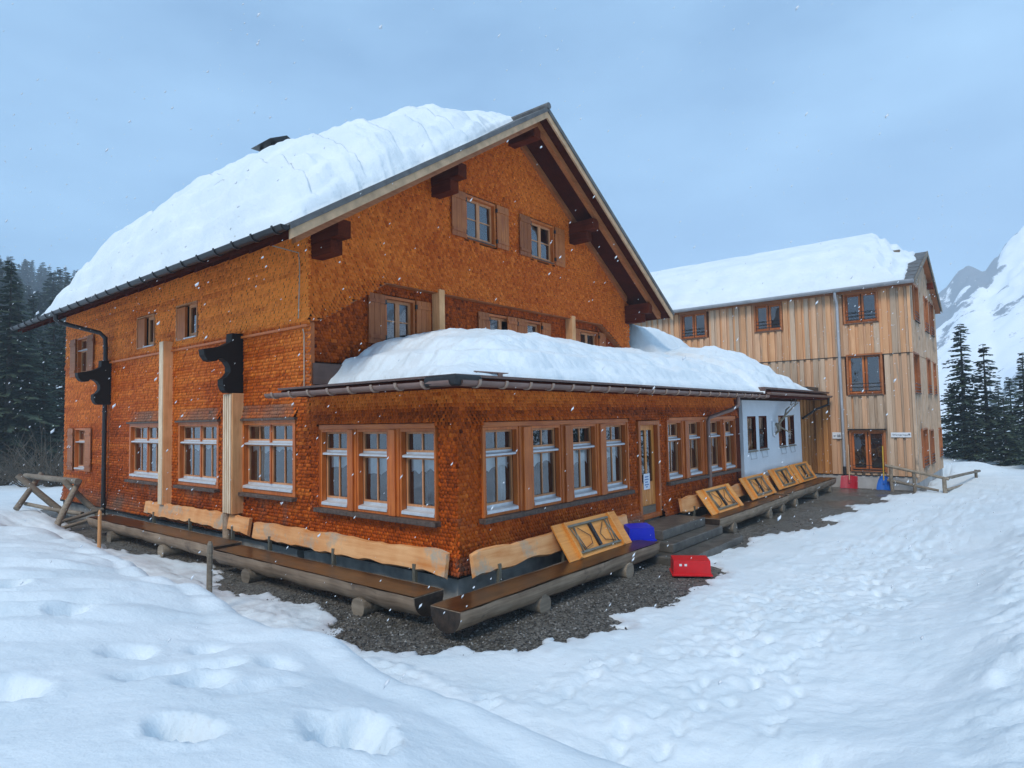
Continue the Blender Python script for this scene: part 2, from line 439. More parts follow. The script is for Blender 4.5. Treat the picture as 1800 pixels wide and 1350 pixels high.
def thing(name, label, cat, loc=(0, 0, 0), group=None, rotz=0.0):
    o = bpy.data.objects.new(name, None); COL.objects.link(o)
    o.empty_display_size = 0.2
    o.location = loc; o.rotation_euler = (0, 0, rotz)
    ORIGIN[o.name] = tuple(loc) if not rotz else (0, 0, 0)
    return tag(o, label, cat, group)
def copy_tree(o, parent=None):
    c = o.copy(); COL.objects.link(c); c.parent = parent
    for ch in list(o.children): copy_tree(ch, c)
    return c
def big_mesh(name, V, loops, counts, mat, attrs=None, smooth=False):
    """mesh from numpy arrays: V (n,3), flat loop indices, verts per face; attrs = {name: per-face or per-vertex values}"""
    me = bpy.data.meshes.new(name)
    nF = len(counts)
    me.vertices.add(len(V)); me.vertices.foreach_set('co', np.ascontiguousarray(V, np.float32).ravel())
    me.loops.add(len(loops)); me.loops.foreach_set('vertex_index', np.ascontiguousarray(loops, np.int32))
    me.polygons.add(nF)
    st = np.concatenate(([0], np.cumsum(counts)[:-1])).astype(np.int32)
    me.polygons.foreach_set('loop_start', st)
    if smooth: me.polygons.foreach_set('use_smooth', np.ones(nF, bool))
    me.materials.append(M[mat])
    for k, (dom, a) in (attrs or {}).items():
        at = me.attributes.new(k, 'FLOAT', dom); at.data.foreach_set('value', np.ascontiguousarray(a, np.float32))
    me.update(calc_edges=True)
    me.validate()
    return me
def grid_mesh(name, X, Y, Z, mat, attrs=None):
    ny, nx = Z.shape
    V = np.stack([X.ravel(), Y.ravel(), Z.ravel()], 1)
    i = np.arange(ny * nx).reshape(ny, nx)
    q = np.stack([i[:-1, :-1], i[:-1, 1:], i[1:, 1:], i[1:, :-1]], -1).reshape(-1, 4)
    return big_mesh(name, V, q.ravel(), np.full(len(q), 4), mat, attrs, True)

_LAT = {}
def vnoise(x, y, seed):
    if seed not in _LAT: _LAT[seed] = np.random.default_rng(seed).random((256, 256))
    L = _LAT[seed]
    xi = np.floor(x).astype(int); yi = np.floor(y).astype(int); fx = x - xi; fy = y - yi
    fx = fx * fx * fx * (fx * (fx * 6 - 15) + 10); fy = fy * fy * fy * (fy * (fy * 6 - 15) + 10)
    a = L[yi % 256, xi % 256]; b = L[yi % 256, (xi + 1) % 256]; c = L[(yi + 1) % 256, xi % 256]; d = L[(yi + 1) % 256, (xi + 1) % 256]
    return (a * (1 - fx) + b * fx) * (1 - fy) + (c * (1 - fx) + d * fx) * fy
def fbm(x, y, seed, octv=4, gain=0.5):
    s = 0; a = 1; t = 0
    for k in range(octv):
        s = s + a * (vnoise(x * 2 ** k + 13.7 * k, y * 2 ** k - 7.1 * k, seed + k) * 2 - 1); t += a; a *= gain
    return s / t
def sstep(a, b, x):
    t = np.clip((x - a) / (b - a), 0, 1); return t * t * (3 - 2 * t)

# ------------------------------------------------------------------ ground: gravel, snow
GZ = -0.38
GRAVEL_EDGE = [(-0.3, 21), (-1.05, 15.2), (-1.55, 10.6), (-1.15, 8.3), (-0.95, 6.2), (-1.35, 5.2), (-1.75, 4.2), (-1.35, 3.2), (-1.15, 2.2), (-1.45, 1.2),
               (-1.75, 0.55), (-2.15, 0.75), (-1.95, -0.3), (-1.35, -1.2), (-0.2, -2.1), (0.6, -2.35), (1.05, -1.85), (2.2, -2.4), (3.6, -2.5), (4.5, -2.25),
               (5.3, -1.75), (7.9, -1.75), (9.6, -2.15), (11.4, -2.7), (11.8, -2.1), (13.8, -2.6), (15.0, -2.3), (16.4, -3.0), (18.7, -2.8), (19.6, -3.4),
               (20.8, -3.6), (28.6, -3.6), (28.6, 15), (13, 19), (1, 19)]
def poly_sdf(x, y, poly):
    """distance to polygon edge, positive inside"""
    d = np.full(x.shape, 1e9); ins = np.zeros(x.shape, bool); n = len(poly)
    for i in range(n):
        (ax, ay), (bx, by) = poly[i], poly[(i + 1) % n]
        ex, ey = bx - ax, by - ay
        t = np.clip(((x - ax) * ex + (y - ay) * ey) / (ex * ex + ey * ey), 0, 1)
        d = np.minimum(d, np.hypot(x - ax - t * ex, y - ay - t * ey))
        c = (ay > y) != (by > y)
        with np.errstate(divide='ignore', invalid='ignore'):
            ins ^= c & (x < ex * (y - ay) / (ey if ey else 1e-9) + ax)
    return np.where(ins, d, -d)
CTRL = np.array([
    # trodden path round the house
    (-1.6, 2.5, -.31), (-2.5, 3, -.27), (-2.4, 0.3, -.30), (-2.2, -1.8, -.28), (-1.0, -3.2, -.28), (-1.9, 6, -.24), (-2.0, 9, -.16), (-1.5, 12.5, -.12), (-0.9, 15.5, -.05),
    (1, -4, -.28), (3, -3.2, -.31), (4, -5, -.25), (8, -3.2, -.32), (8, -5, -.27), (12, -4.2, -.32), (16, -4.5, -.34), (20, -5, -.36), (24, -5.0, -.45), (-1.5, -5.0, -.18), (-2.4, -4.0, -.16), (-2.6, -2.6, -.18),
    # bank between path and viewer
    (-3.0, 12, .28), (-3.0, 8.6, .34), (-3.3, 5.8, .46), (-3.55, 3.4, .5), (-3.6, 1, .5), (-3.95, -.35, .5), (-4.0, -1.2, .48), (-3.72, -1.5, .50), (-3.95, -2.5, .50), (-4.0, -3.75, .5), (-4.1, -4.6, .5), (-3.9, -5.6, .46), (-3.6, -6.3, .55),
    (-5.4, -4.2, .82), (-6.3, -3, .92), (-5.0, -2.0, .72), (-5.2, 0, .76), (-7.15, -7, .9), (-8.5, -4, 1.0), (-8, 0, .98), (-6, 5, .74), (-6.2, 9, .6), (-7, 14, .55), (-3.8, 16, .25), (-12, 2, 1.15), (-12, -8, 1.05), (-14, 14, 1.0), (-9, -12, 1.0),
    # bank on the far side of the path
    (-2.3, -6.6, .30), (0, -6.25, .02), (0, -7.0, .5), (4, -6.2, .0), (4, -7.0, .46), (8, -6.2, -.05), (8, -7.0, .34), (13, -6.5, .1), (13, -7.6, .4), (18, -6.6, -.05), (18, -8, .25), (23, -6.6, -.3), (3, -9, .95), (10, -10, .9), (18, -11, .4), (-2, -9, .95),
    # farther off
    (29, -4.7, -.35), (30.5, -4.6, .1), (33, -5.2, -.9), (30, -9, -1.0), (38, -8, -2.2), (45, -2, -3.2), (45, -16, -3.6), (60, 0, -5), (60, -25, -6), (40, 20, -1.5), (80, 20, -6), (120, 0, -9), (120, 60, -6), (120, -60, -10), (200, 0, -13),
    (-2, 24, -.1), (0, 30, -.2), (4, 38, -.3), (6, 46, .2), (-10, 40, .8), (-20, 25, 1.4), (14, 70, 4), (27, 120, 12.5), (38, 170, 20), (-20, 110, 13), (60, 160, 18), (-60, 60, 5), (-60, 160, 20), (0, 200, 25),
    (-60, -20, 2), (-20, -50, 2), (40, -60, -3), (-60, -100, 3), (60, -120, -8), (20, 40, 0), (60, 60, -1), (90, 110, 6), (200, 120, -2), (200, -120, -14), (75, 330, 54), (0, 330, 58), (-80, 300, 52), (150, 330, 40), (420, 0, -32), (420, 200, -25), (420, -200, -35), (90, 520, 80), (-280, 200, 20), (-280, -300, 5), (0, -390, 0), (400, -390, -35), (300, 500, 40), (-280, 550, 80)], float)
def rbf_fit(C, eps=0.55):
    d = np.hypot(C[:, 0][:, None] - C[:, 0], C[:, 1][:, None] - C[:, 1]); A = np.sqrt(d * d + eps * eps)
    n = len(C); P = np.c_[np.ones(n), C[:, :2]]
    K = np.block([[A - np.eye(n) * 0.02, P], [P.T, np.zeros((3, 3))]])
    return np.linalg.solve(K, np.r_[C[:, 2], 0, 0, 0])
_W = rbf_fit(CTRL)
def base_snow(x, y, eps=0.55):
    z = _W[-3] + _W[-2] * x + _W[-1] * y
    for i in range(len(CTRL)):
        z = z + _W[i] * np.sqrt((x - CTRL[i, 0]) ** 2 + (y - CTRL[i, 1]) ** 2 + eps * eps)
    return z
PRINTS = [(-4.82, -3.80, .17, .24, .26), (-4.62, -3.74, .13, .14, .16), (-4.72, -3.98, .10, .12, .14), (-5.52, -3.22, .11, .17, .26), (-5.47, -3.36, .10, .10, .12), (-5.2, 1.6, .13, .13, .20), (-5.0, .30, .17, .15, .18), (-5.0, -1.10, .17, .2, .13),
          (-5.05, -1.90, .30, .14, .13), (-4.65, -1.95, .16, .14, .10), (-4.95, -2.35, .16, .18, .12), (-4.45, -1.3, .14, .16, .10), (-4.3, -2.2, .12, .2, .08), (-5.95, -1.7, .15, .22, .2), (-4.75, -2.75, .3, .12, .06), (-2.55, -4.25, .16, .13, .07), (-5.9, 3.6, .14, .14, .15)]
def snow_height(x, y):
    z = base_snow(x, y)
    reg = sstep(-1.4, -2.2, x) * sstep(-6.4, -5.4, y) * sstep(17, 13, y) * sstep(-5.6, -4.6, x)
    tt = np.clip((z + .28) / .80, 0, 1)
    z = z * (1 - reg) + reg * np.where((z > -.28) & (z < .52), -.28 + .80 * sstep(.34, .90, tt), z)
    sd = poly_sdf(x, y, GRAVEL_EDGE) - 0.12 - 0.08 * sstep(-.5, -1.0, x) + 0.30 * fbm(x * 1.1, y * 1.1, 3, 4) + 0.22 * fbm(x * 4.2, y * 4.2, 9, 4)
    far = sstep(20, 60, np.hypot(x + 7, y + 7))
    path = sstep(0.28, -0.02, z) * (1 - far)                     # trodden low parts
    band = np.exp(-((y + 3.6 + .10 * x) / 1.15) ** 2) * sstep(-3.5, 1.5, x) + .8 * np.exp(-((x + 2.0) / .7) ** 2) * sstep(-3, -1, y)
    walk = .38 + .62 * np.clip(band, 0, 1)
    tramp = .6 * fbm(x * 1.1 + y * .3, y * 4.2, 21, 4, 0.55) + .5 * fbm(x * 2.9, y * 3.6, 23, 4, 0.6)
    pits = np.abs(fbm(x * 3.3 + 5, y * 3.3, 33, 3))
    z = z + path * walk * (0.060 * tramp - 0.055 * np.clip(0.32 - pits, 0, 1) * 2 + 0.022 * fbm(x * 8, y * 10, 41, 3, .6))
    z = z + (1 - path) * (0.045 * fbm(x * 0.8, y * 0.8, 51, 4) + 0.012 * fbm(x * 4, y * 4, 57, 3)) + far * 0.35 * fbm(x * .12, y * .12, 61, 4)
    # soft terraces on the left bank and broken ploughed snow on the right one
    lb = sstep(-2.8, -3.6, x) * sstep(-1.2, 0.8, y) * (1 - far)
    ph = (y * 1.25 + x * 0.65 + 0.7 * fbm(x * .7, y * .7, 71, 3))
    z = z + lb * 0.075 * np.abs((ph % 1.0) * 2 - 1) ** 0.7
    rb = sstep(-6.15, -6.8, y) * sstep(-3.0, -1.5, x) * (1 - far)
    z = z + rb * (0.13 * fbm(x * 2.2, y * 2.2, 81, 4, 0.6) + 0.07 * np.abs(fbm(x * 4.4, y * 4.4, 85, 3)))
    for (px, py, ra, rb_, dp) in PRINTS:
        wob = 1 + 0.75 * fbm((x - px) * 6 + px, (y - py) * 6, 91, 4, .6)
        q = ((x - px) / ra) ** 2 + ((y - py) / rb_) ** 2
        q = q * wob
        z = z - .85 * dp * np.exp(-np.clip(q, 0, 9) ** 1.6) * (1 + .35 * fbm(x * 9, y * 9, 93, 3)) + dp * 0.10 * fbm(x * 12, y * 12, 94, 3) * np.exp(-q * .35) + dp * 0.07 * np.exp(-((np.sqrt(q + 1e-6) - 1.5) / 0.35) ** 2)
    inside = sd                                                  # melted-out gravel round the houses
    near = sstep(0.55, 0.0, -inside)
    z = z * (1 - near) + near * np.minimum(z, GZ + 0.10)
    z = np.maximum(z, GZ + .03 + .05 * tramp) * (inside < -.12) + z * (inside >= -.12)
    z = z - sstep(-0.20, 0.10, inside) * 0.26
    z = np.where(inside > 0.35, GZ - 0.25, z)
    dirt = np.clip(near * 0.5 * (0.7 + fbm(x * 5, y * 5, 95, 3)), 0, 1) * (1 - far) * sstep(0.9, 0.0, -inside)
    side = sstep(-0.9, -1.3, x) * sstep(-3.2, -2.6, x) * sstep(-1, 1, y) * sstep(16, 10, y)
    dirt = np.clip(dirt + side * np.clip(0.12 + 0.5 * fbm(x * 2.2, y * 2.2, 97, 4), 0, .5), 0, 0.8)
    return z, dirt
def axis(lo, a, b, hi, step, grow):
    m = list(np.arange(a, b, step)); r = []; x = b; s = step
    while x < hi: r.append(x); s *= grow; x += s
    r.append(hi); l = []; x = a - step; s = step
    while x > lo: l.append(x); s *= grow; x -= s
    l.append(lo)
    return np.array(l[::-1] + m + r)
gx = axis(-290, -7.6, 5.0, 420, 0.042, 1.035)
gy = axis(-400, -7.6, 3.5, 560, 0.042, 1.035)
GX, GY = np.meshgrid(gx, gy)
SZ, SD = snow_height(GX, GY)
def stamp(px, py, a, ln, wd, dp):
    i0, i1 = np.searchsorted(gx, (px - .4, px + .4)); j0, j1 = np.searchsorted(gy, (py - .4, py + .4))
    X_, Y_ = GX[j0:j1, i0:i1] - px, GY[j0:j1, i0:i1] - py
    u = (X_ * math.cos(a) + Y_ * math.sin(a)) / ln; v = (-X_ * math.sin(a) + Y_ * math.cos(a)) / wd
    q = u * u + v * v
    SZ[j0:j1, i0:i1] += -dp * np.exp(-np.clip(q, 0, 6) ** 3) + dp * .18 * np.exp(-((np.sqrt(q) - 1.45) / .28) ** 2)
_rp = random.Random(17)
for _y0, _sl, _x0 in ((-3.0, -.10, -2.4), (-3.9, -.09, -2.6), (-4.6, -.05, -2.0), (-3.4, -.03, -1.5), (-5.0, -.04, -1.8), (-2.7, -.14, 0.2)):
    _x = _x0
    while _x < 9:
        _side = 1 if _rp.random() < .5 else -1
        stamp(_x + _rp.uniform(-.12, .12), _y0 + _sl * (_x - _x0) + _side * .14 + .35 * math.sin(_x * .9 + _y0 * 5) + _rp.uniform(-.12, .12), _rp.uniform(-.5, .5), .15 * _rp.uniform(.8, 1.15), .062 * _rp.uniform(.85, 1.3), _rp.uniform(.025, .06))
        _x += _rp.uniform(.25, .5)
_sd = poly_sdf(GX, GY, GRAVEL_EDGE)
SZ = np.where(_sd < -.22, np.maximum(SZ, GZ + .03), SZ)
snow = link('snow_ground', grid_mesh('snow_ground', GX, GY, SZ, 'snow', {'dirt': ('POINT', SD.ravel())}))
tag(snow, 'deep snow with a trodden path round the wooden buildings', kind='structure')
def ground_at(x, y):
    return float(snow_height(np.array([[float(x)]]), np.array([[float(y)]]))[0][0, 0])

gxx, gyy = np.meshgrid(np.linspace(-4, 22, 90), np.linspace(-6, 22, 90))
gzz = GZ + 0.02 * fbm(gxx * .7, gyy * .7, 5, 3) * 0.6
gr = link('gravel_ground', grid_mesh('gravel_ground', gxx, gyy, gzz, 'gravel'))
tag(gr, 'wet dark gravel bared along the foot of the house walls', kind='structure')
# loose stones on it
def stones():
    n = 26000
    x = np.r_[RNG.uniform(-2.3, 4.6, n // 2), RNG.uniform(-2.2, 12, n - n // 2)]
    y = np.r_[RNG.uniform(-2.6, 3.0, n // 2), RNG.uniform(-2.6, 13, n - n // 2)]
    sd = poly_sdf(x, y, GRAVEL_EDGE)
    ok = (sd > -0.2) & ~((x > 0.0) & (y > 0.0))
    ok &= ~((x > 3) & (RNG.random(n) < 0.75))
    x, y = x[ok], y[ok]; n = len(x)
    r = RNG.uniform(0.008, 0.024, n) * RNG.uniform(0.6, 1.2, n)
    base = np.array([(1, 0, 0), (0, 1, 0), (-1, 0, 0), (0, -1, 0), (0, 0, 1), (0, 0, -1)], float)
    a = RNG.uniform(0, 6.28, n); ca, sa = np.cos(a), np.sin(a)
    V = base[None] * (r[:, None, None] * RNG.uniform(0.6, 1.35, (n, 6, 1)))
    V[:, :, 2] *= 0.7
    X = V[:, :, 0] * ca[:, None] - V[:, :, 1] * sa[:, None]; Y = V[:, :, 0] * sa[:, None] + V[:, :, 1] * ca[:, None]
    V = np.stack([X + x[:, None], Y + y[:, None], V[:, :, 2] + GZ + 0.008 + 0.012 * fbm(x * .7, y * .7, 5, 3)[:, None]], -1)
    F = np.array([(0, 1, 4), (1, 2, 4), (2, 3, 4), (3, 0, 4), (1, 0, 5), (2, 1, 5), (3, 2, 5), (0, 3, 5)])
    L = (F[None] + (np.arange(n) * 6)[:, None, None]).ravel()
    tone = np.repeat(RNG.random(n) ** 1.6, 8)
    return big_mesh('gravel_stones', V.reshape(-1, 3), L, np.full(n * 8, 3), 'stone', {'tone': ('FACE', tone)})
st = link('gravel_stones', stones())
tag(st, 'loose wet grey gravel stones round the log benches', kind='stuff')

# ------------------------------------------------------------------ shingled walls
def shingles(name, parent, P0, U, NN, u0, u1, z0, z1, keep, holes, w=0.066, e=0.062, rnd=0.30, t=0.014, off=None, tone=None, grey=None, seed=1):
    """every shingle its own small tapered slab; P = P0 + U*u + Z*z + NN*out"""
    rg = np.random.default_rng(seed)
    nz = int((z1 - z0) / e) + 1; nu = int((u1 - u0) / w) + 1
    zz, uu = np.meshgrid(z0 + np.arange(nz) * e, u0 + np.arange(nu) * w + w / 2, indexing='ij')
    uu = uu + (np.arange(nz) % 2)[:, None] * w * 0.5 + rg.normal(0, w * 0.05, uu.shape)
    zz = zz + rg.normal(0, e * 0.05, zz.shape)
    u, z = uu.ravel(), zz.ravel()
    ok = (u > u0 + w * .3) & (u < u1 - w * .3) & keep(u, z + e * .5)
    for (a, b, c, d) in holes: ok &= ~((u > a - w * .35) & (u < b + w * .35) & (z > c - e * .9) & (z < d - e * .1))
    u, z = u[ok], z[ok]; n = len(u)
    ww = w * rg.uniform(0.92, 1.0, n) / 2; tt = t * rg.uniform(0.6, 1.5, n)
    o = off(u, z) if off else np.zeros(n)
    o2 = off(u, z + e) if off else np.zeros(n)
    H = e * 1.25; k = rnd * e
    du = np.stack([-ww, ww, ww, ww * .55, -ww * .55, -ww, ww, ww * .55, -ww * .55, -ww], 1)
    dz = np.stack([np.full(n, H), np.full(n, H), np.full(n, k), np.zeros(n), np.zeros(n), np.full(n, k), np.full(n, k), np.zeros(n), np.zeros(n), np.full(n, k)], 1)
    top = o2 + 0.001; bo = o + tt; bk = o * 0.0 + o - 0.012
    dn = np.stack([top, top, bo, bo, bo, bo, bk, bk, bk, bk], 1)
    P0, U, NN = (np.array(a, float) for a in (P0, U, NN))
    oo = np.array(ORIGIN[parent.name])
    V = (P0 - oo)[None, None] + U[None, None] * (u[:, None] + du)[..., None] + NN[None, None] * dn[..., None]
    V[:, :, 2] += (z[:, None] + dz)
    b = (np.arange(n) * 10)[:, None]
    flip = np.cross(U, (0, 0, 1)) @ NN < 0
    hexa = np.array([5, 4, 3, 2, 1, 0]); q = np.array([(2, 3, 7, 6), (3, 4, 8, 7), (4, 5, 9, 8)])
    if flip: hexa = hexa[::-1]; q = q[:, ::-1]
    loops = np.concatenate([b + hexa, b + q[0], b + q[1], b + q[2]], 1).ravel()
    counts = np.tile(np.array([6, 4, 4, 4]), n)
    tn = (tone(u, z) if tone else np.full(n, .5)) + rg.normal(0, 0.085, n) + 0.10 * (rg.random(n) < 0.06) - 0.10 * (rg.random(n) < 0.04)
    gv = grey(u, z) if grey else np.zeros(n)
    me = big_mesh(name, V.reshape(-1, 3), loops, counts, 'shingle', {'tone': ('FACE', np.repeat(np.clip(tn, 0, 1), 4)), 'grey': ('FACE', np.repeat(np.clip(gv, 0, 1), 4))})
    ob = link(name, me, parent); ob['kind'] = 'stuff'
    return ob
def wall_sheet(name, parent, P0, U, NN, u0, u1, zlo, zhi, holes, mat='wall_back', depth=0.06, top=None):
    """backing wall with real openings: cells between the openings, pushed back by depth"""
    us = sorted({u0, u1, *[h[0] for h in holes], *[h[1] for h in holes]}); zs = sorted({zlo, zhi, *[h[2] for h in holes], *[h[3] for h in holes]})
    us = [u for u in us if u0 <= u <= u1]; zs = [z for z in zs if zlo <= z <= zhi]
    mb = MB(); P0, U, NN = Vector(P0), Vector(U), Vector(NN); Z = Vector((0, 0, 1))
    for i in range(len(us) - 1):
        for j in range(len(zs) - 1):
            a, b, c, d = us[i], us[i + 1], zs[j], zs[j + 1]
            mu, mz = (a + b) / 2, (c + d) / 2
            if any(h[0] < mu < h[1] and h[2] < mz < h[3] for h in holes): continue
            pts = [P0 + U * p + Z * q - NN * depth for p, q in ((a, c), (b, c), (b, d), (a, d))]
            mb.quad(*pts)
            for (p, q) in (((a, c), (a, d)), ((b, c), (b, d)), ((a, c), (b, c)), ((a, d), (b, d))):    # reveals round openings
                nb = ((p[0] + q[0]) / 2 + (1e-3 if p[0] == q[0] == b else -1e-3 if p[0] == q[0] == a else 0), (p[1] + q[1]) / 2 + (1e-3 if p[1] == q[1] == d else -1e-3 if p[1] == q[1] == c else 0))
                if any(h[0] < nb[0] < h[1] and h[2] < nb[1] < h[3] for h in holes):
                    A = P0 + U * p[0] + Z * p[1]; B = P0 + U * q[0] + Z * q[1]
                    mb.quad(A - NN * depth, B - NN * depth, B - NN * (depth + .16), A - NN * (depth + .16))
    return mb.build(name, mat, parent)

# ------------------------------------------------------------------ windows
CACHE = {}
def cached(key, fn):
    if key not in CACHE: CACHE[key] = fn()
    return CACHE[key]
def valance(w, h, y, teeth):
    mb = MB(); k = teeth * 6
    for i in range(k):
        a, b = i / k, (i + 1) / k
        f = lambda t: -h + 0.05 * abs(math.sin(t * teeth * PI)) * 1.0 - 0.03 * math.sin(t * PI * 2)
        g = lambda t: y + 0.012 * math.sin(t * teeth * 2 * PI)
        mb.quad((a * w, g(a), f(a)), (b * w, g(b), f(b)), (b * w, y, 0), (a * w, y, 0))
    return mb.mesh('curtain', 'curtain', True)
def drape(w, h, y, folds):
    mb = MB(); k = folds * 6
    for i in range(k):
        a, b = i / k, (i + 1) / k
        g = lambda t: y + 0.03 * math.sin(t * folds * 2 * PI)
        mb.quad((a * w, g(a), -h), (b * w, g(b), -h), (b * w, g(b), 0), (a * w, g(a), 0))
    return mb.mesh('curtain', 'curtain', True)
class Win:
    """one window: the casing is the part, everything in it sub-parts. local x right, z up, -y outward"""
    def __init__(s, house, facing, pos, w, h, casing=0.07, proud=0.035, mat='frame_red', depth=0.16, name='window'):
        key = ('casing', w, h, casing, proud, mat, depth)
        me = cached(key, lambda: MB().ring(-casing, w + casing, -casing, h + casing, casing - 0.002, -proud, depth).mesh('window_casing', mat))
        s.o = link(name, me, house)
        ox, oy, oz = ORIGIN[house.name]
        s.o.location = (pos[0] - ox, pos[1] - oy, pos[2] - oz)
        s.o.rotation_euler = (0, 0, -PI / 2 if facing == 'L' else 0)
        s.w, s.h, s.depth = w, h, depth
        def inner():
            mb = MB(); y0, y1 = depth, depth + 0.55; e = 0.25
            mb.quad((-e, y1, -e), (w + e, y1, -e), (w + e, y1, h + e), (-e, y1, h + e))
            mb.quad((-e, y0, -e), (-e, y1, -e), (-e, y1, h + e), (-e, y0, h + e)); mb.quad((w + e, y0, -e), (w + e, y0, h + e), (w + e, y1, h + e), (w + e, y1, -e))
            mb.quad((-e, y0, h + e), (-e, y1, h + e), (w + e, y1, h + e), (w + e, y0, h + e)); mb.quad((-e, y0, -e), (w + e, y0, -e), (w + e, y1, -e), (-e, y1, -e))
            return mb.mesh('room_interior', 'interior')
        link('room_interior', cached(('inner', w, h, depth), inner), s.o)
    def add(s, name, key, fn, loc=(0, 0, 0)):
        o = link(name, cached(key, fn), s.o); o.location = loc; return o
    def sash(s, x0, x1, z0, z1, nx=2, nz=1, bar=0.035, y=0.09, mat='sash', gb=0.026, pane=True):
        w, h = x1 - x0, z1 - z0
        def fn():
            mb = MB().ring(0, w, 0, h, bar, y - 0.02, y + 0.03)
            for i in range(1, nx): c = bar + (w - 2 * bar) * i / nx; mb.box(c - gb / 2, c + gb / 2, y - 0.012, y + 0.022, bar, h - bar)
            for j in range(1, nz): c = bar + (h - 2 * bar) * j / nz; mb.box(bar, w - bar, y - 0.010, y + 0.02, c - gb / 2, c + gb / 2)
            return mb.mesh('sash', mat)
        s.add('sash', ('sash', round(w, 3), round(h, 3), nx, nz, bar, y, mat), fn, (x0, 0, z0))
        if pane:
            pw, ph = (w - 2 * bar) / nx, (h - 2 * bar) / nz
            pm = lambda: MB().quad((0, y + .008, 0), (pw, y + .008, 0), (pw, y + .008, ph), (0, y + .008, ph)).mesh('pane', 'glass')
            for i in range(nx):
                for j in range(nz):
                    s.add('pane', ('pane', round(pw, 3), round(ph, 3), y), pm, (x0 + bar + pw * i, 0, z0 + bar + ph * j))
    def flash(s, x0, x1, z0, z1, out=0.05, y=0.09, name='sill', mat='flash'):
        w, h = x1 - x0, z1 - z0
        def fn():
            return MB().prism([(0, y, 0), (0, -out, 0), (0, -out, h * .35), (0, -out + .012, h * .45), (0, y - .02, h * .62), (0, y - .02, h), (0, y, h)], (w, 0, 0)).mesh('sill', mat)
        s.add(name, ('flash', round(w, 3), round(h, 3), out, mat), fn, (x0, 0, z0))
    def bars(s, x0, x1, zs, y=-0.03):
        def fn():
            mb = MB()
            for z in zs: mb.tube([(x0, y, z), (x1, y, z)], 0.014, 6)
            return mb.mesh('guard_rail', 'black')
        s.add('guard_rail', ('bars', x0, x1, tuple(zs)), fn)
    def shutter(s, side, w, h, x, mat='shutter', z=0.0):
        def fn():
            mb = MB(); k = 3; pw = w / k
            for i in range(k): mb.box(i * pw + 0.004, (i + 1) * pw - 0.004, -0.075, -0.045, 0, h)
            for zz in (0.14 * h, 0.86 * h): mb.box(0.02, w - 0.02, -0.095, -0.076, zz - 0.04, zz + 0.04)
            return mb.mesh('shutter', mat)
        o = s.add('shutter', ('shutter', w, h, mat), fn, (x, 0, z))
        def hg():
            mb = MB()
            for zz in (0.14 * h, 0.86 * h): mb.box(-0.02, 0.03, -0.085, -0.03, zz - 0.05, zz + 0.05)
            return mb.mesh('hinge', 'black')
        s.add('hinge', ('hinge', h), hg, (x if side > 0 else x + w, 0, z))
    def curtain(s, x0, x1, ztop, h, y=0.16, teeth=3, full=False):
        w = x1 - x0
        s.add('curtain', ('cur', round(w, 3), h, y, teeth, full), (lambda: drape(w, h, y, teeth)) if full else (lambda: valance(w, h, y, teeth)), (x0, 0, ztop))

def win_annex(house, facing, pos, w=0.80, h=1.36, cur=True):
    k = Win(house, facing, pos, w, h, casing=0.05, depth=0.15)
    k.sash(0.0, w, 1.02, h, 2); k.flash(0, w, 0.935, 1.02, 0.02); k.sash(0.0, w, 0.12, 0.935, 2); k.flash(0, w, 0.0, 0.12, 0.05)
    if cur: k.curtain(0.03, w - 0.03, 0.90, random.choice((.22, .27, .30)), 0.16, random.choice((2, 3, 3, 4)))
    if cur and random.random() < .4: k.curtain(w - .24, w - .04, .92, .78, .22, 2, True)
    return k
def win_double(house, pos, w=1.92, h=1.36, drapes=(False, False)):
    k = Win(house, 'L', pos, w, h, casing=0.09, depth=0.15); m = w / 2
    for a, b in ((0, m - .03), (m + .03, w)):
        k.sash(a, b, 1.02, h, 2); k.sash(a, b, 0.12, 0.935, 2)
    k.add('mullion', ('mull', w, h), lambda: MB().box(m - .03, m + .03, 0.04, 0.15, 0.12, h).mesh('mullion', 'frame_red'))
    k.flash(0, w, 0.935, 1.02, 0.02); k.flash(0, w, 0, 0.12, 0.06)
    k.curtain(0.03, w - .03, 0.90, 0.13, 0.17, 7)
    if drapes[0]: k.curtain(0.1, 0.42, 0.92, 0.80, 0.22, 3, True)
    if drapes[1]: k.curtain(w - 0.45, w - 0.06, 0.92, 0.80, 0.22, 3, True)
    return k
def win_case(house, facing, pos, w=1.06, h=1.04, sw=0.5):
    k = Win(house, facing, pos, w, h, casing=0.06, depth=0.14); m = w / 2
    for a, b in ((0, m), (m, w)): k.sash(a, b, 0.02, h, 1, 2, bar=0.06)
    k.flash(0, w, -0.05, 0.02, 0.06, mat='sill_dark')
    if sw:
        k.shutter(-1, sw, h + 0.12, -sw - 0.07, z=-0.06); k.shutter(1, sw, h + 0.12, w + 0.07, z=-0.06)
    return k

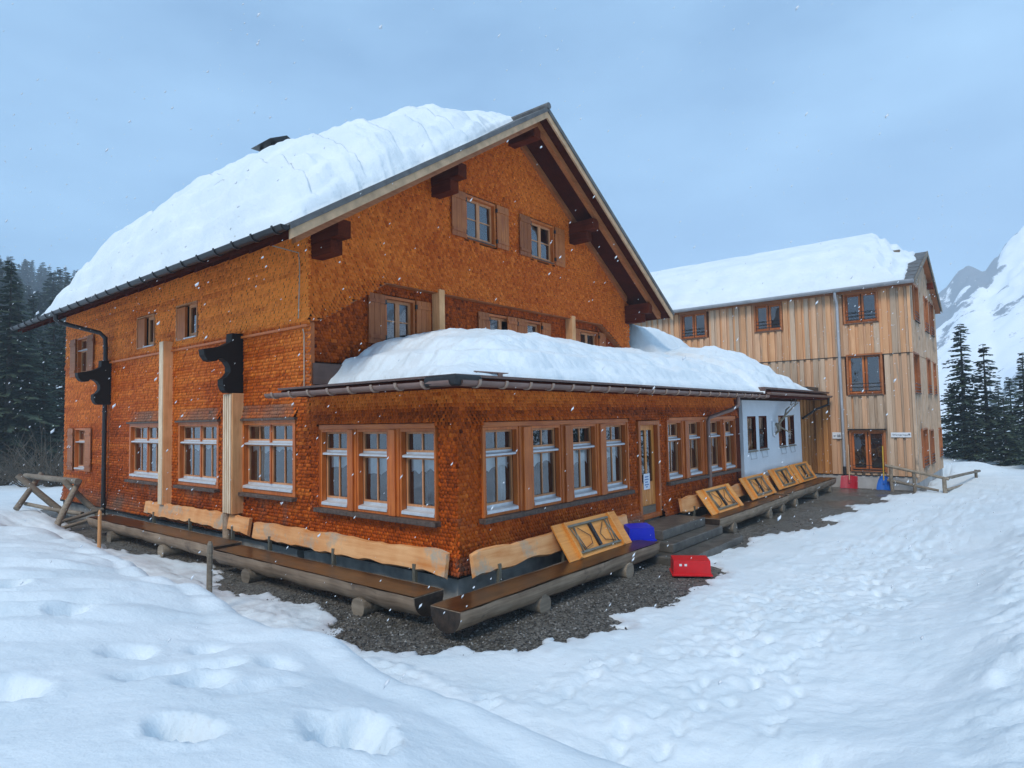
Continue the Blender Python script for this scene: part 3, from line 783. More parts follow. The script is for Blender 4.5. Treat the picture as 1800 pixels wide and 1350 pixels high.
# ================================================================== the chalet
RX, RZ, SL = 6.41, 10.85, 0.64                      # ridge x, ridge z, roof slope
roof_z = lambda x: RZ - SL * abs(x - RX)
W_, D0, D1 = 12.82, 3.96, 18.54
house = thing('wooden_chalet', 'large shingled wooden chalet with a snow-laden gable roof', 'house', (6.4, 11.0, GZ))
LEFT = dict(P0=(0, D1, 0), U=(0, -1, 0), NN=(-1, 0, 0))            # u = D1 - y
L_ = lambda y: D1 - y
left_holes = []
def lh(y_left, y_right, z0, z1, c=0.09): left_holes.append((L_(y_left) - c, L_(y_right) + c, z0 - c, z1 + c))
doubles = [(12.75, 1.16), (9.62, 1.16), (6.45, 1.16)]
for y, z in doubles: lh(y, y - 1.92, z, z + 1.36)
smalls = [(12.38, 4.72, 1.10, 0.82), (9.88, 4.72, 1.10, 0.84)]
for y, z, w, h in smalls: lh(y, y - w, z, z + h, 0.03)
shutw = [(17.85, 4.25, 2.1, 1.15), (17.95, 1.2, 2.1, 1.26)]
for y, z, w, h in shutw: lh(y - .55, y - w + .55, z, z + h, 0.05)
wall_sheet('wall', house, **LEFT, u0=0, u1=D1 - D0, zlo=0.12, zhi=6.46, holes=[(a + .005, b - .005, c + .005, d - .005) for a, b, c, d in left_holes])
def tone_left(u, z):
    y = D1 - u
    t = 0.66 + 0.20 * fbm(u * .35, z * .5, 101, 4) + 0.26 * fbm(u * .25, z * 7, 105, 3) + 0.10 * fbm(u * 2.5, z * .6, 109, 3)
    t = t + 0.16 * sstep(4.45, 4.6, z) * sstep(9, 5, y) + 0.10 * sstep(4.45, 4.6, z) - 0.06 * sstep(4.4, 2.6, z) - 0.12 * sstep(2.0, 0.4, z)
    t = t - 0.08 * sstep(14.4, 14.3, y) * sstep(4.6, 4.4, z) + 0.06 * sstep(14.4, 15, y)
    return t
def grey_left(u, z):
    y = D1 - u
    g = np.clip(0.9 * sstep(0.75, 0.2, z) * (0.35 + 0.9 * fbm(u * 1.2, z * 2, 113, 3)) * sstep(5, 9, y), 0, .85)
    for yy, zz in doubles:                                   # run-off stains under the sills, greyed course over the heads
        s_ = (y < yy - .25) & (y > yy - 1.7) & (z < zz - .05) & (z > zz - .75)
        g = np.where(s_, np.clip(0.75 * fbm(u * 3.2, z * 0.8, 117, 3) + 0.25 * sstep(zz - .7, zz - .1, z) , 0, .8), g)
        s_ = (y < yy + .05) & (y > yy - 1.95) & (z > zz + 1.45) & (z < zz + 1.75)
        g = np.where(s_, np.clip(0.45 + .5 * fbm(u * 2, z * 2, 119, 2), 0, .75), g)
    return g
def off_left(u, z):
    o = 0.06 * np.clip(1 - (z - 4.5) / 0.22, 0, 1) ** 2 * (z >= 4.5)
    o = o + 0.07 * np.clip((0.75 - z) / 0.6, 0, 1) ** 2
    y = D1 - u
    for yy, zz in doubles: o = o + 0.07 * np.clip(1 - (z - (zz + 1.44)) / 0.35, 0, 1) ** 2 * ((z > zz + 1.40) & (y < yy + .12) & (y > yy - 2.04))
    return o
shingles('shingles', house, **LEFT, u0=0, u1=D1 - D0 + .05, z0=0.14, z1=6.44, keep=lambda u, z: (z < 6.44) & ((u < D1 - D0 + .035) | (z < 0)), holes=left_holes, w=0.085, e=0.070, rnd=0.10, t=0.022, off=off_left, tone=tone_left, grey=grey_left, seed=5)
MB().box(-0.075, -0.0, D0 + .02, 14.35, 4.435, 4.485).build('band_board', 'frame_red_h', house)
# gable
GAB = dict(P0=(0, D0, 0), U=(1, 0, 0), NN=(0, -1, 0))
hood = lambda x: np.interp(x, [0.0, 0.25, 1.9, 10.85, 12.4, 12.9], [4.55, 4.62, 5.6, 5.6, 4.75, 4.6])
gab_top = lambda x: RZ - SL * np.abs(x - RX) - 0.30
g2 = [(4.52, 7.18), (7.20, 7.18)]
gh = [(x - .06, x + 1.06 + .06, z - .06, z + 1.04 + .06) for x, z in g2]
wall_sheet('wall', house, **GAB, u0=0.02, u1=W_ - .02, zlo=5.62, zhi=6.4, holes=[])
mb = MB(); holes3 = [(a + .005, b - .005, c + .005, d - .005) for a, b, c, d in gh]
xs = sorted({0.02, W_ - .02, RX, *[h[0] for h in holes3], *[h[1] for h in holes3]}); zcut = sorted({6.4, *[h[2] for h in holes3], *[h[3] for h in holes3]})
for i in range(len(xs) - 1):
    a, b = xs[i], xs[i + 1]; zb = 6.4
    segs = [(6.4, None)]
    hs = [h for h in holes3 if h[0] < (a + b) / 2 < h[1]]
    if hs: segs = [(6.4, hs[0][2]), (hs[0][3], None)]
    for z0, z1 in segs:
        ta, tb = (z1, z1) if z1 else (float(gab_top(a)), float(gab_top(b)))
        mb.quad((a, D0 + .06, z0), (b, D0 + .06, z0), (b, D0 + .06, max(tb, z0)), (a, D0 + .06, max(ta, z0)))
mb.build('gable_wall', 'wall_back', house)
def tone_gable(u, z):
    t = 0.60 + 0.14 * fbm(u * .3, z * .4, 131, 4) + 0.08 * fbm(u * 1.5, z * 1.5, 135, 3)
    return t + 0.10 * sstep(7.5, 9.0, z) * sstep(3.0, 1.0, np.abs(u - 8)) + 0.08 * sstep(4.0, 1.0, u) * sstep(5.5, 6.5, z)
def off_gable(u, z): return 0.075 * np.clip(1 - (z - hood(u)) / 0.40, 0, 1) ** 2
shingles('shingles', house, **GAB, u0=-.05, u1=W_, z0=4.4, z1=10.6, keep=lambda u, z: (z > hood(u)) & (z < gab_top(u)), holes=gh, w=0.080, e=0.070, t=0.023, off=off_gable, tone=tone_gable, seed=6)
# the recessed strip with the first-floor windows
REC = dict(P0=(0, D0 + .14, 0), U=(1, 0, 0), NN=(0, -1, 0))
g1 = [(2.02, 4.30, 0.78), (5.50, 4.30, 1.06), (6.68, 4.30, 1.02), (9.85, 4.30, 1.0)]
g1h = [(x - .06, x + w + .06, z - .06, z + 1.04) for x, z, w in g1]
wall_sheet('wall', house, **REC, u0=0.01, u1=W_ - .01, zlo=3.3, zhi=5.62, holes=[(a + .005, b - .005, c + .005, d - .005) for a, b, c, d in g1h])
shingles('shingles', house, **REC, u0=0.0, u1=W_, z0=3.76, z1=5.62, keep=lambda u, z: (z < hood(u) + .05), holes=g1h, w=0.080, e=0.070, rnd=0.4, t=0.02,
         tone=lambda u, z: 0.26 + 0.14 * fbm(u * .8, z * 1.1, 141, 3), seed=7)  # low tone puts the shade under the hood into the shingle colour
mb = MB(); hx = [0.0, 0.25, 1.9, 10.85, 12.4, 12.82]
for a, b in zip(hx, hx[1:]):
    za, zb = float(hood(a)), float(hood(b))
    mb.prism([(a, D0 - .06, za - .003), (b, D0 - .06, zb - .003), (b, D0 - .06, zb - .025), (a, D0 - .06, za - .025)], (0, .22, 0))
mb.build('hood_board', 'rafter', house)
for x in (3.50, 9.12): MB().box(x - .09, x + .09, D0 - .14, D0 + .12, 3.6, 5.66).build('pale_post', 'pale_post', house, bevel=.008)
MB().box(0.05, W_, D0 - .02, D0 + .16, 3.30, 3.72).build('wall_flashing', 'roof_brown', house)
# corner and back walls
mb = MB(); mb.quad((W_, D0 + .1, -.4), (W_, D1, -.4), (W_, D1, 6.45), (W_, D0 + .1, 6.45))
mb.quad((W_, D1, -.4), (0, D1, -.4), (0, D1, 6.45), (W_, D1, 6.45)); mb.quad((W_, D1, 6.45), (0, D1, 6.45), (RX, D1, 10.5))
mb.build('rear_wall', 'wall_back', house)
MB().box(-.012, 0.10, D0 + .0, D0 + .14, 3.2, float(hood(0)) - .02).build('corner_board', 'frame_red', house)
MB().box(0.03, 12.7, D0 + .5, D1 - .02, -0.6, 0.13).build('plinth', 'concrete', house)
MB().box(-0.09, 0.02, D0 + .02, D1, 0.085, 0.135).build('base_board', 'black_wood', house)
# windows of the chalet
for i, (y, z) in enumerate(doubles):
    win_double(house, (0, y, z), drapes=((False, False), (False, True), (True, False))[i])
    MB().box(-0.14, 0.02, y - 1.92 - .13, y + .13, z - .17, z - .095).build('window_board', 'sill_dark', house, bevel=.006)
    MB().box(-0.10, 0.0, y - 1.92 - .15, y + .15, z + 1.452, z + 1.50).build('drip_board', 'sill_dark', house)
for y, z, w, h in smalls:
    k = Win(house, 'L', (0, y, z), w, h, casing=0.03, depth=0.14, mat='sash')
    k.add('side_panel', ('sidep', w, h), lambda: MB().box(0.0, 0.46, -0.02, 0.04, 0.0, 0.8).mesh('side_panel', 'shutter'))
    k.sash(0.5, w, 0.04, h, 1, 1, bar=0.08); k.flash(0.46, w, -.02, 0.05, 0.06)
for y, z, w, h in shutw:
    k = Win(house, 'L', (0, y - .6, z), w - 1.2, h, casing=0.05, depth=0.14)
    k.sash(0, w - 1.2, 0.08, h * .68, 2); k.sash(0, w - 1.2, h * .72, h, 2); k.flash(0, w - 1.2, 0, .08, .06); k.flash(0, w - 1.2, h * .68, h * .72, .03)
    for sx in (-0.62, w - 1.2 + 0.12): k.shutter(1, 0.5, h + .1, sx, mat='pale_shutter' if 'pale_shutter' in M else 'rafter', z=-.05)
for x, z in g2: win_case(house, 'F', (x, D0, z))
for i, (x, z, w) in enumerate(g1): win_case(house, 'F', (x, D0 + .14, z), w, 0.98, sw=(0.46, 0.42, 0.42, 0.4)[i])
# posts and the sawn-off balcony brackets on the long wall
BR = [(-.28, 4.54), (-.29, 4.35), (-.48, 4.24), (-.70, 4.19), (-.89, 4.15), (-.87, 4.02), (-.80, 3.92), (-.70, 3.89), (-.60, 3.91), (-.56, 3.97), (-.47, 3.97), (-.37, 3.90), (-.31, 3.80), (-.31, 3.68), (-.38, 3.58), (-.47, 3.52), (-.47, 3.40), (-.43, 3.29), (-.36, 3.23), (-.0, 3.23), (-.0, 4.54)]
for y0, dz in ((6.52, 0), (14.32, -.03)):
    MB().prism([(x, y0, z + dz) for x, z in BR], (0, .26, 0)).build('bracket', 'black_wood', house, bevel=.012)
mb = MB().box(-.27, 0, 6.50, 6.88, 0.6, 3.22)
mb.build('pale_post', 'pale_post', house, bevel=.006)
for i in range(4): MB().box(-.305, -.272, 6.53 + i * .09, 6.585 + i * .09, .62, 3.20).build('post_rib', 'rib_wood', house, bevel=.006)
MB().box(-.24, 0, 10.10, 10.34, 0.55, 4.70).build('pale_post', 'pale_post', house, bevel=.008)
MB().box(-.262, -.242, 10.11, 10.33, 0.56, 4.69).build('post_facing', 'rib_wood', house, bevel=.004)
MB().box(-.06, 0.0, 14.62, 14.74, 0.2, 3.2).build('trim_board', 'pale_post', house)
MB().tube([(-.20, 6.86, 0.62), (-.20, 6.86, -.3)], .09, 10).build('post_foot', 'log', house, True)
# roof
y0, y1, ex0, ex1 = 2.66, 19.45, -1.22, 13.72
rf = None
for nm, xe in (('roof', ex0), ('roof', ex1)):
    ze = roof_z(xe); o = .0
    rf = MB().prism([(xe, y0, ze), (RX, y0, RZ), (RX, y0, RZ - .12), (xe, y0, ze - .12)], (0, y1 - y0, 0)).build(nm, 'roof_sheet', house)
    sgn = 1 if xe < RX else -1
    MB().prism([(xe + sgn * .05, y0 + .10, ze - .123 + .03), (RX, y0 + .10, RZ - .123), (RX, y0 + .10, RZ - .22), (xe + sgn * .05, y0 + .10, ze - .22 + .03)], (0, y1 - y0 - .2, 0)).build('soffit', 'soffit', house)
    zf = lambda x: roof_z(x)
    xa = xe + sgn * .02
    MB().prism([(xa, y0 + .035, zf(xa) - .123), (RX + sgn * .0, y0 + .035, RZ - .123), (RX, y0 + .035, RZ - .123 - .17), (xa, y0 + .035, zf(xa) - .123 - .17)], (0, .05, 0)).build('barge_board', 'fascia', house)
    MB().prism([(xa + sgn * .3, y0 + .36, zf(xa + sgn * .3) - .225), (RX, y0 + .36, RZ - .225), (RX, y0 + .36, RZ - .225 - .20), (xa + sgn * .3, y0 + .36, zf(xa + sgn * .3) - .225 - .20)], (0, .13, 0)).build('rafter', 'rafter', house)
    MB().prism([(xa + sgn * 1.2, D0 - .13, zf(xa + sgn * 1.2) - .225), (RX - sgn * .02, D0 - .13, RZ - .235), (RX - sgn * .02, D0 - .13, RZ - .40), (xa + sgn * 1.2, D0 - .13, zf(xa + sgn * 1.2) - .39)], (0, .12, 0)).build('wall_rafter', 'rafter', house)
MB().tube([(RX, y0 - .03, RZ + .02), (RX, y1, RZ + .02)], .09, 8).build('ridge_cap', 'roof_sheet', house, True)
for x, big in ((0.16, 1), (3.45, 1), (RX, 0), (9.30, 1), (12.66, 1)):
    zt = roof_z(x) - .235 - (.17 if abs(x - RX) < .1 else .20)
    MB().box(x - .15, x + .15, D0 - .92, D0 + .1, zt - .34, zt).build('purlin', 'dark_wood', house, bevel=.015)
    if big:
        MB().box(x - .14, x + .14, D0 - .66, D0 + .1, zt - .62, zt - .342).build('purlin_support', 'dark_wood', house, bevel=.015)
# left eaves: rafter feet, black gutter with its straps, rain pipe
for i in range(22):
    y = 3.4 + i * .74
    MB().prism([(-1.12, y, roof_z(-1.12) - .20), (0.05, y, roof_z(0.05) - .225), (0.05, y, roof_z(.05) - .36), (-1.12, y, roof_z(-1.12) - .31)], (0, .10, 0)).build('rafter_foot', 'soffit', house)
def half_pipe(name, a, b, r, mat, parent, k=10):
    """open gutter from a to b (level)"""
    a, b = Vector(a), Vector(b); t = (b - a).normalized(); s = t.cross(Vector((0, 0, 1)))
    mb = MB(); prof = []
    for i in range(k + 1):
        an = PI + PI * i / k; prof.append((math.cos(an), math.sin(an)))
    for (p, q) in ((r, r), (r * .9, r * .9)):
        pass
    outer = [s * (c * r) + Vector((0, 0, d * r)) for c, d in prof]; inner = [s * (c * r * .9) + Vector((0, 0, d * r * .9)) for c, d in prof]
    loop = outer + inner[::-1]
    mb.prism([a + p for p in loop], b - a)
    o = mb.build(name, mat, parent)
    ends = MB()
    for p in (a, b): ends.prism([p + q for q in outer], t * (.006 if p is a else -.006))
    ends.build('gutter_end', mat, parent)
    return o
def strap_mesh(r, w, mat, ax):
    mb = MB(); k = 10
    for i in range(k):
        a0, a1 = PI + PI * i / k - .15, PI + PI * (i + 1) / k - .15
        pts = [(math.cos(a) * q, 0, math.sin(a) * q) for a, q in ((a0, r + .004), (a1, r + .004), (a1, r + .020), (a0, r + .020))]
        mb.prism([(x, -w / 2, z) for x, y, z in pts], (0, w, 0))
    return mb.mesh('gutter_bracket', mat)
GX0 = -1.30; GZ0 = roof_z(-1.22) - .06
half_pipe('gutter', (GX0, y0 + .02, GZ0), (GX0, 19.3, GZ0), .095, 'gutter_black', house)
sm = strap_mesh(.095, .05, 'gutter_black', 'y')
for i in range(24):
    o = link('gutter_bracket', sm, house); o.location = (GX0 - ORIGIN[house.name][0], 2.95 + i * .70 - 11.0, GZ0 - GZ)
MB().tube([(GX0, 14.85, GZ0 - .05), (GX0, 14.85, GZ0 - .22), (GX0 + .12, 14.82, GZ0 - .32), (-.28, 14.50, 5.35), (-.15, 14.45, 5.20), (-.14, 14.44, 4.9), (-.14, 14.44, -.34)], .062, 10).build('rain_pipe', 'gutter_black', house, True)
for z in (4.9, 4.1, 3.0, 2.4, 1.3, .6): MB().tube([(-.14, 14.44, z - .02), (-.14, 14.44, z + .02)], .072, 10).build('pipe_clamp', 'gutter_black', house)
# chimney on the far half of the roof
cx, cy = 4.45, 12.75
MB().box(cx - .42, cx + .42, cy - .42, cy + .42, 9.0, 11.80).build('chimney', 'concrete', house)
MB().prism([(cx - .62, cy - .62, 11.97), (cx + .62, cy - .62, 11.97), (cx, cy - .62, 12.27)], (0, 1.24, 0)).build('chimney_hood', 'gutter_black', house)
mb = MB()
for sx in (-1, 1):
    for sy in (-1, 1): mb.box(cx + sx * .36 - .05, cx + sx * .36 + .05, cy + sy * .36 - .05, cy + sy * .36 + .05, 11.80, 11.97)
mb.build('chimney_posts', 'gutter_black', house)

# ================================================================== the single-storey annex
annex = thing('shingled_annex', 'low shingled annex with rows of windows in front of the chalet gable', 'annex', (6.0, 2.0, GZ))
AZ = 3.0
ALEFT = dict(P0=(0, D0, 0), U=(0, -1, 0), NN=(-1, 0, 0)); AL = lambda y: D0 - y
AFRONT = dict(P0=(0, 0, 0), U=(1, 0, 0), NN=(0, -1, 0))
al_w = [3.52, 2.40, 1.24]                        # left (far) edge of each window, y
af_w = [0.66, 1.93, 3.20, 4.44]
af_w2 = [7.34, 8.56, 9.95, 10.98]
wz = 1.00
ah_l = [(AL(3.52) - .06, AL(1.24 - .78) + .06, wz - .03, wz + 1.36 + .14)]
ah_f = [(0.60, 5.32, wz - .03, wz + 1.50), (7.28, 11.82, wz - .03, wz + 1.50), (5.80, 6.84, 0.2, 2.44)]
def win_holes(lst, w): return [(a, a + w, wz, wz + 1.36) for a in lst]
wall_sheet('wall', annex, **ALEFT, u0=0, u1=D0, zlo=.15, zhi=AZ + .1, holes=[(AL(y) + .003, AL(y) + .777, wz + .003, wz + 1.357) for y in al_w])
wall_sheet('wall', annex, **AFRONT, u0=0, u1=20.4, zlo=.15, zhi=AZ + .1, holes=[(x + .003, x + .797, wz + .003, wz + 1.357) for x in af_w] + [(x + .003, x + .717, wz + .003, wz + 1.357) for x in af_w2] + [(5.86, 6.78, .22, 2.38)]
           + [(x + .005, x + .775, 1.425, 2.475) for x in (12.62, 13.68, 15.68, 16.74)])
def off_annex(groups):
    def f(u, z):
        o = 0.13 * np.clip((0.72 - z) / 0.52, 0, 1) ** 2
        for a, b in groups:
            side = sstep(a - .45, a + .10, u) * sstep(b + .45, b - .10, u)
            o = o + side * 0.10 * np.clip(1 - (z - (wz + 1.50)) / 0.46, 0, 1) ** 1.6 * (z > wz + 1.4)
        return o
    return f
def tone_annex(u, z, s=151):
    t = 0.38 + 0.18 * fbm(u * .7, z * .9, s, 4) + 0.09 * fbm(u * 3.1, z * .8, s + 4, 3)
    t = t + 0.26 * sstep(2.62, 2.85, z) - 0.10 * sstep(2.5, 2.6, z) * sstep(2.8, 2.65, z) + 0.10 * sstep(1.0, .55, z) * (0.5 + 1.2 * fbm(u * 2, z * 2.2, s + 8, 3))
    return t
def grey_annex(u, z): return np.clip(0.75 * sstep(0.46, 0.18, z) * (.5 + fbm(u * 1.5, z * 3, 171, 3)) + .55 * sstep(.72, .92, z) * sstep(1.0, .9, z) * np.clip(.2 + 1.6 * fbm(u * 2.4, z * 5, 173, 3), 0, 1), 0, .8)
shingles('shingles', annex, **ALEFT, u0=0, u1=D0 + .2, z0=.17, z1=AZ + .04, keep=lambda u, z: (z < AZ + .05) & (u < D0 + .03 + 0.13 * np.clip((0.72 - z) / 0.52, 0, 1) ** 2), holes=ah_l, w=.070, e=.060, rnd=.42, t=.017, off=off_annex([(ah_l[0][0], ah_l[0][1])]), tone=tone_annex, grey=grey_annex, seed=21)
shingles('shingles', annex, **AFRONT, u0=-.21, u1=12.15, z0=.17, z1=AZ + .04, keep=lambda u, z: (z < AZ + .05) & (u > -.03 - 0.13 * np.clip((0.72 - z) / 0.52, 0, 1) ** 2), holes=ah_f, w=.070, e=.060, rnd=.42, t=.017, off=off_annex([(a, b) for a, b, _, _ in ah_f[:2]]), tone=lambda u, z: tone_annex(u, z, 161), grey=grey_annex, seed=22)
MB().box(.05, 20.4, .05, D0 + .3, -.6, .155).build('plinth', 'concrete', annex)
mb = MB(); mb.box(-.14, .03, -.14, D0, .135, .165); mb.box(.03, 5.7, -.14, .03, .135, .165); mb.box(6.9, 12.2, -.14, .03, .135, .165); mb.build('base_board', 'black_wood', annex)
# window rows: head beam, posts between, board under
for y in al_w: win_annex(annex, 'L', (0, y, wz), .78)
for x in af_w: win_annex(annex, 'F', (x, 0, wz), .80)
for x in af_w2: win_annex(annex, 'F', (x, 0, wz), .72)
def row_trim(groups, facing):
    for g in groups:
        a, b, edges, w = g
        def put(name, u0, u1, z0, z1, out, back, mat, bev=.008):
            if facing == 'F': MB().box(u0, u1, -out, back, z0, z1).build(name, mat, annex, bevel=bev)
            else: MB().box(-out, back, D0 - u1, D0 - u0, z0, z1).build(name, mat, annex, bevel=bev)
        put('head_beam', a, b, wz + 1.412, wz + 1.50, .065, .03, 'frame_red_h' if facing == 'F' else 'rafter_y')
        put('window_board', a - .06, b + .06, wz - .135, wz - .055, .15, .02, 'sill_dark')
        ps = [(a, edges[0] - .052)] + [(edges[i] + w + .052, edges[i + 1] - .052) for i in range(len(edges) - 1)] + [(edges[-1] + w + .052, b)]
        for i, (p, q) in enumerate(ps):
            put('window_post', p, q, wz - .053, wz + 1.41, .055 if 0 < i < len(ps) - 1 else .06, .04, 'frame_red')
            if 0 < i < len(ps) - 1:
                m = (p + q) / 2; h = (q - p) * .27
                put('post_moulding', m - h, m + h, wz - .05, wz + 1.40, .095, -.056, 'frame_red')
M['rafter_y'] = wood('varnished_frame_deep', (0.34, 0.065, 0.007), (0.62, 0.17, 0.028), 'y', 0.4, vary=0.15)
row_trim([(ah_l[0][0], ah_l[0][1], [AL(y) for y in al_w], .78)], 'L')
row_trim([(0.56, 5.34, af_w, .80), (7.24, 11.80, af_w2, .72)], 'F')
MB().box(11.86, 12.16, -.05, .05, .17, AZ).build('corner_post', 'dark_wood', annex, bevel=.01)
# door
door = MB().ring(5.80, 6.84, 0.20, 2.44, .10, -.06, .14).build('door', 'frame_red', annex, bevel=.008)
off_d = ORIGIN[annex.name]; ORIGIN[door.name] = off_d
mb = MB(); mb.box(5.905, 6.735, .05, .09, .24, 1.02); mb.box(5.905, 6.02, .05, .09, 1.02, 2.335); mb.box(6.62, 6.735, .05, .09, 1.02, 2.335); mb.box(6.02, 6.62, .05, .09, 2.22, 2.335); mb.box(6.28, 6.36, .05, .09, 1.02, 2.22)
mb.build('door_leaf', 'door', door)
for i in range(5): MB().box(6.03 + i * .118, 6.14 + i * .118, .032, .049, .50, 1.00).build('door_board', 'door', door, bevel=.012)
MB().box(5.95, 6.70, .030, .048, .25, .48).build('kick_plate', 'rail', door)
for a, b in ((6.022, 6.278), (6.362, 6.618)): MB().quad((a, .07, 1.02), (b, .07, 1.02), (b, .07, 2.22), (a, .07, 2.22)).build('pane', 'glass', door)
MB().box(5.7, 6.95, .8, .82, .2, 2.5).build('room_interior', 'interior', door)
MB().tube([(5.965, .05, 1.22), (5.965, .0, 1.22), (6.07, -.0, 1.22)], .011, 6).build('handle', 'steel', door)
# white rendered panel with four dark windows, brown boards beside it
mb = MB()
ph = [(x, x + .78, 1.42, 2.48) for x in (12.62, 13.68, 15.68, 16.74)]
us = sorted({12.24, 18.36, *[p for h in ph for p in h[:2]]}); zs = [.16, 1.42, 2.48, 2.98]
for i in range(len(us) - 1):
    for j in range(3):
        m = ((us[i] + us[i + 1]) / 2, (zs[j] + zs[j + 1]) / 2)
        if not any(h[0] < m[0] < h[1] and h[2] < m[1] < h[3] for h in ph): mb.quad((us[i], -.12, zs[j]), (us[i + 1], -.12, zs[j]), (us[i + 1], -.12, zs[j + 1]), (us[i], -.12, zs[j + 1]))
mb.box(12.24, 12.26, -.118, 0, .16, 2.98); mb.box(18.34, 18.36, -.118, 0, .16, 2.98); mb.box(12.26, 18.34, -.118, 0, 2.965, 2.98)
mb.build('white_panel', 'white_panel', annex)
for x in (12.62, 13.68, 15.68, 16.74):
    k = Win(annex, 'F', (x, -.12, 1.42), .78, 1.06, casing=.02, proud=-.001, mat='frame_brown' if 'frame_brown' in M else 'dark_wood', depth=.12)
    k.sash(0, .78, 0, 1.06, 1, 1, bar=.05, y=.06, mat='dark_wood'); k.flash(-.02, .80, -.05, .02, .05, y=.03, mat='rail')
    def wires():
        mb = MB(); mb.tube([(.12, -.02, -.05), (.12, -.05, -.26), (.62, -.05, -.26), (.62, -.02, -.05)], .008, 5, cap=False); return mb.mesh('box_bracket', 'gutter_grey')
    k.add('box_bracket', ('wires',), wires)
for i in range(9):
    x = 18.42 + i * .225
    MB().box(x, x + (.24 if i % 2 else .20), -.02 - .06 * (i % 2), 0.0, .13, 3.25).build('board', 'board_brown', annex, bevel=.012)
# roof
def aroof(x, y): return 3.20 + .055 * max(0.0, min(y + .68, (x + .68) * 1.6))
hx = (D0 + .68) / 1.6 - .68
mb = MB(); x1 = 12.75
A = (-.68, -.68); zc = 3.2; zr = aroof(9, D0)
mb.quad((-.68, -.68, zc), (x1, -.68, zc), (x1, D0, zr), (hx, D0, zr)); mb.quad((-.68, -.68, zc), (hx, D0, zr), (-.68, D0 + .02, zc))
mb.quad((-.68, -.68, zc - .035), (-.68, D0 + .02, zc - .035), (x1, D0, zc - .035), (x1, -.68, zc - .035))
mb.quad((-.68, -.68, zc), (-.68, -.68, zc - .035), (x1, -.68, zc - .035), (x1, -.68, zc)); mb.quad((-.68, -.68, zc), (-.68, D0 + .02, zc), (-.68, D0 + .02, zc - .035), (-.68, -.68, zc - .035))
mb.quad((-.68, D0 + .02, zc), (hx, D0, zr), (hx, D0, zc - .03), (-.68, D0 + .02, zc - .03))
mb.build('roof', 'roof_brown', annex)
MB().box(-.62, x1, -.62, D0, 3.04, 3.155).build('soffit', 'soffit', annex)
mb = MB().box(12.55, 20.3, -.72, D0, 3.30, 3.36); mb.box(12.55, 12.62, -.72, D0, 3.17, 3.298); mb.build('roof', 'roof_brown', annex)
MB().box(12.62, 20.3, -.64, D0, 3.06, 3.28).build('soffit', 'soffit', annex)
half_pipe('gutter', (-.76, D0 + .22, 3.10), (-.76, -.70, 3.10), .085, 'gutter_brown', annex)
half_pipe('gutter', (-.70, -.76, 3.10), (12.6, -.76, 3.10), .085, 'gutter_brown', annex)
half_pipe('gutter', (12.7, -.78, 3.20), (20.2, -.78, 3.20), .08, 'gutter_brown', annex)
MB().tube([(-.76, -.2, 3.10), (-.76, -.76, 3.10), (-.3, -.76, 3.10)], .088, 12, cap=False).build('gutter_corner', 'gutter_grey2' if 'gutter_grey2' in M else 'gutter_black', annex, True)
M['strap'] = plain('bracket_metal', (0.36, 0.25, 0.19), 0.45, 0.2)
s1 = strap_mesh(.085, .05, 'strap', 'y')
ox, oy, oz = ORIGIN[annex.name]
for i in range(8):
    o = link('gutter_bracket', s1, annex); o.location = (-.76 - ox, 3.9 - i * .58 - oy, 3.10 - oz)
for i in range(22):
    o = link('gutter_bracket', s1, annex); o.location = (-.35 + i * .60 - ox, -.76 - oy, 3.10 - oz); o.rotation_euler = (0, 0, PI / 2)
for i in range(22):
    o = MB().box(-.05 + i * .6, .03 + i * .6, -.45, -.37, 3.205, 3.27).build('snow_guard', 'gutter_brown', annex)
MB().tube([(0.0, -.41, 3.275), (12.5, -.41, 3.275)], .016, 6).build('snow_rail', 'gutter_brown', annex)
MB().tube([(10.15, -.76, 3.02), (10.15, -.76, 2.80), (10.05, -.62, 2.68), (9.62, -.16, 2.48), (9.58, -.13, 2.38), (9.58, -.13, 0.30), (9.58, -.13, -.2)], .055, 10).build('rain_pipe', 'gutter_brown', annex, True)
MB().tube([(19.9, -.78, 3.14), (19.9, -.75, 2.86), (19.6, -.40, 2.70), (18.6, -.14, 2.35)], .045, 8).build('rain_pipe', 'gutter_black', annex, True)
# link behind the chalet corner, carrying snow
MB().box(12.95, 20.42, D0, 9.5, -.4, 4.2).build('link_wall', 'board_brown', annex)
MB().box(12.9, 20.45, D0 - .1, 9.6, 4.2, 4.3).build('link_roof', 'roof_brown', annex)
MB().box(18.9, 20.44, -.3, 2.6, 3.37, 3.56).build('roof_kerb', 'gutter_black', annex)

# ================================================================== the taller timber building behind
NX, NY0, NY1 = 20.48, -3.47, 13.5
NX2, NRX, NRZ = 28.6, 24.5, 9.24
nb = thing('timber_building', 'three-storey building clad in upright larch boards with a snowy roof', 'building', (24.5, 3.0, GZ))
NOX, NOY, NOZ = ORIGIN[nb.name]
nroof = lambda x: NRZ - .435 * abs(x - NRX)
MB().box(NX + .08, NX2 - .08, NY0 + .08, NY1, -.7, 7.25).build('core_wall', 'wall_back_grey' if 'wall_back_grey' in M else 'wall_back', nb)
mb = MB().prism([(NX + .08, NY0 + .08, 7.2), (NX2 - .08, NY0 + .08, 7.2), (NRX, NY0 + .08, NRZ - .2)], (0, 15, 0)); mb.build('gable_core', 'wall_back', nb)
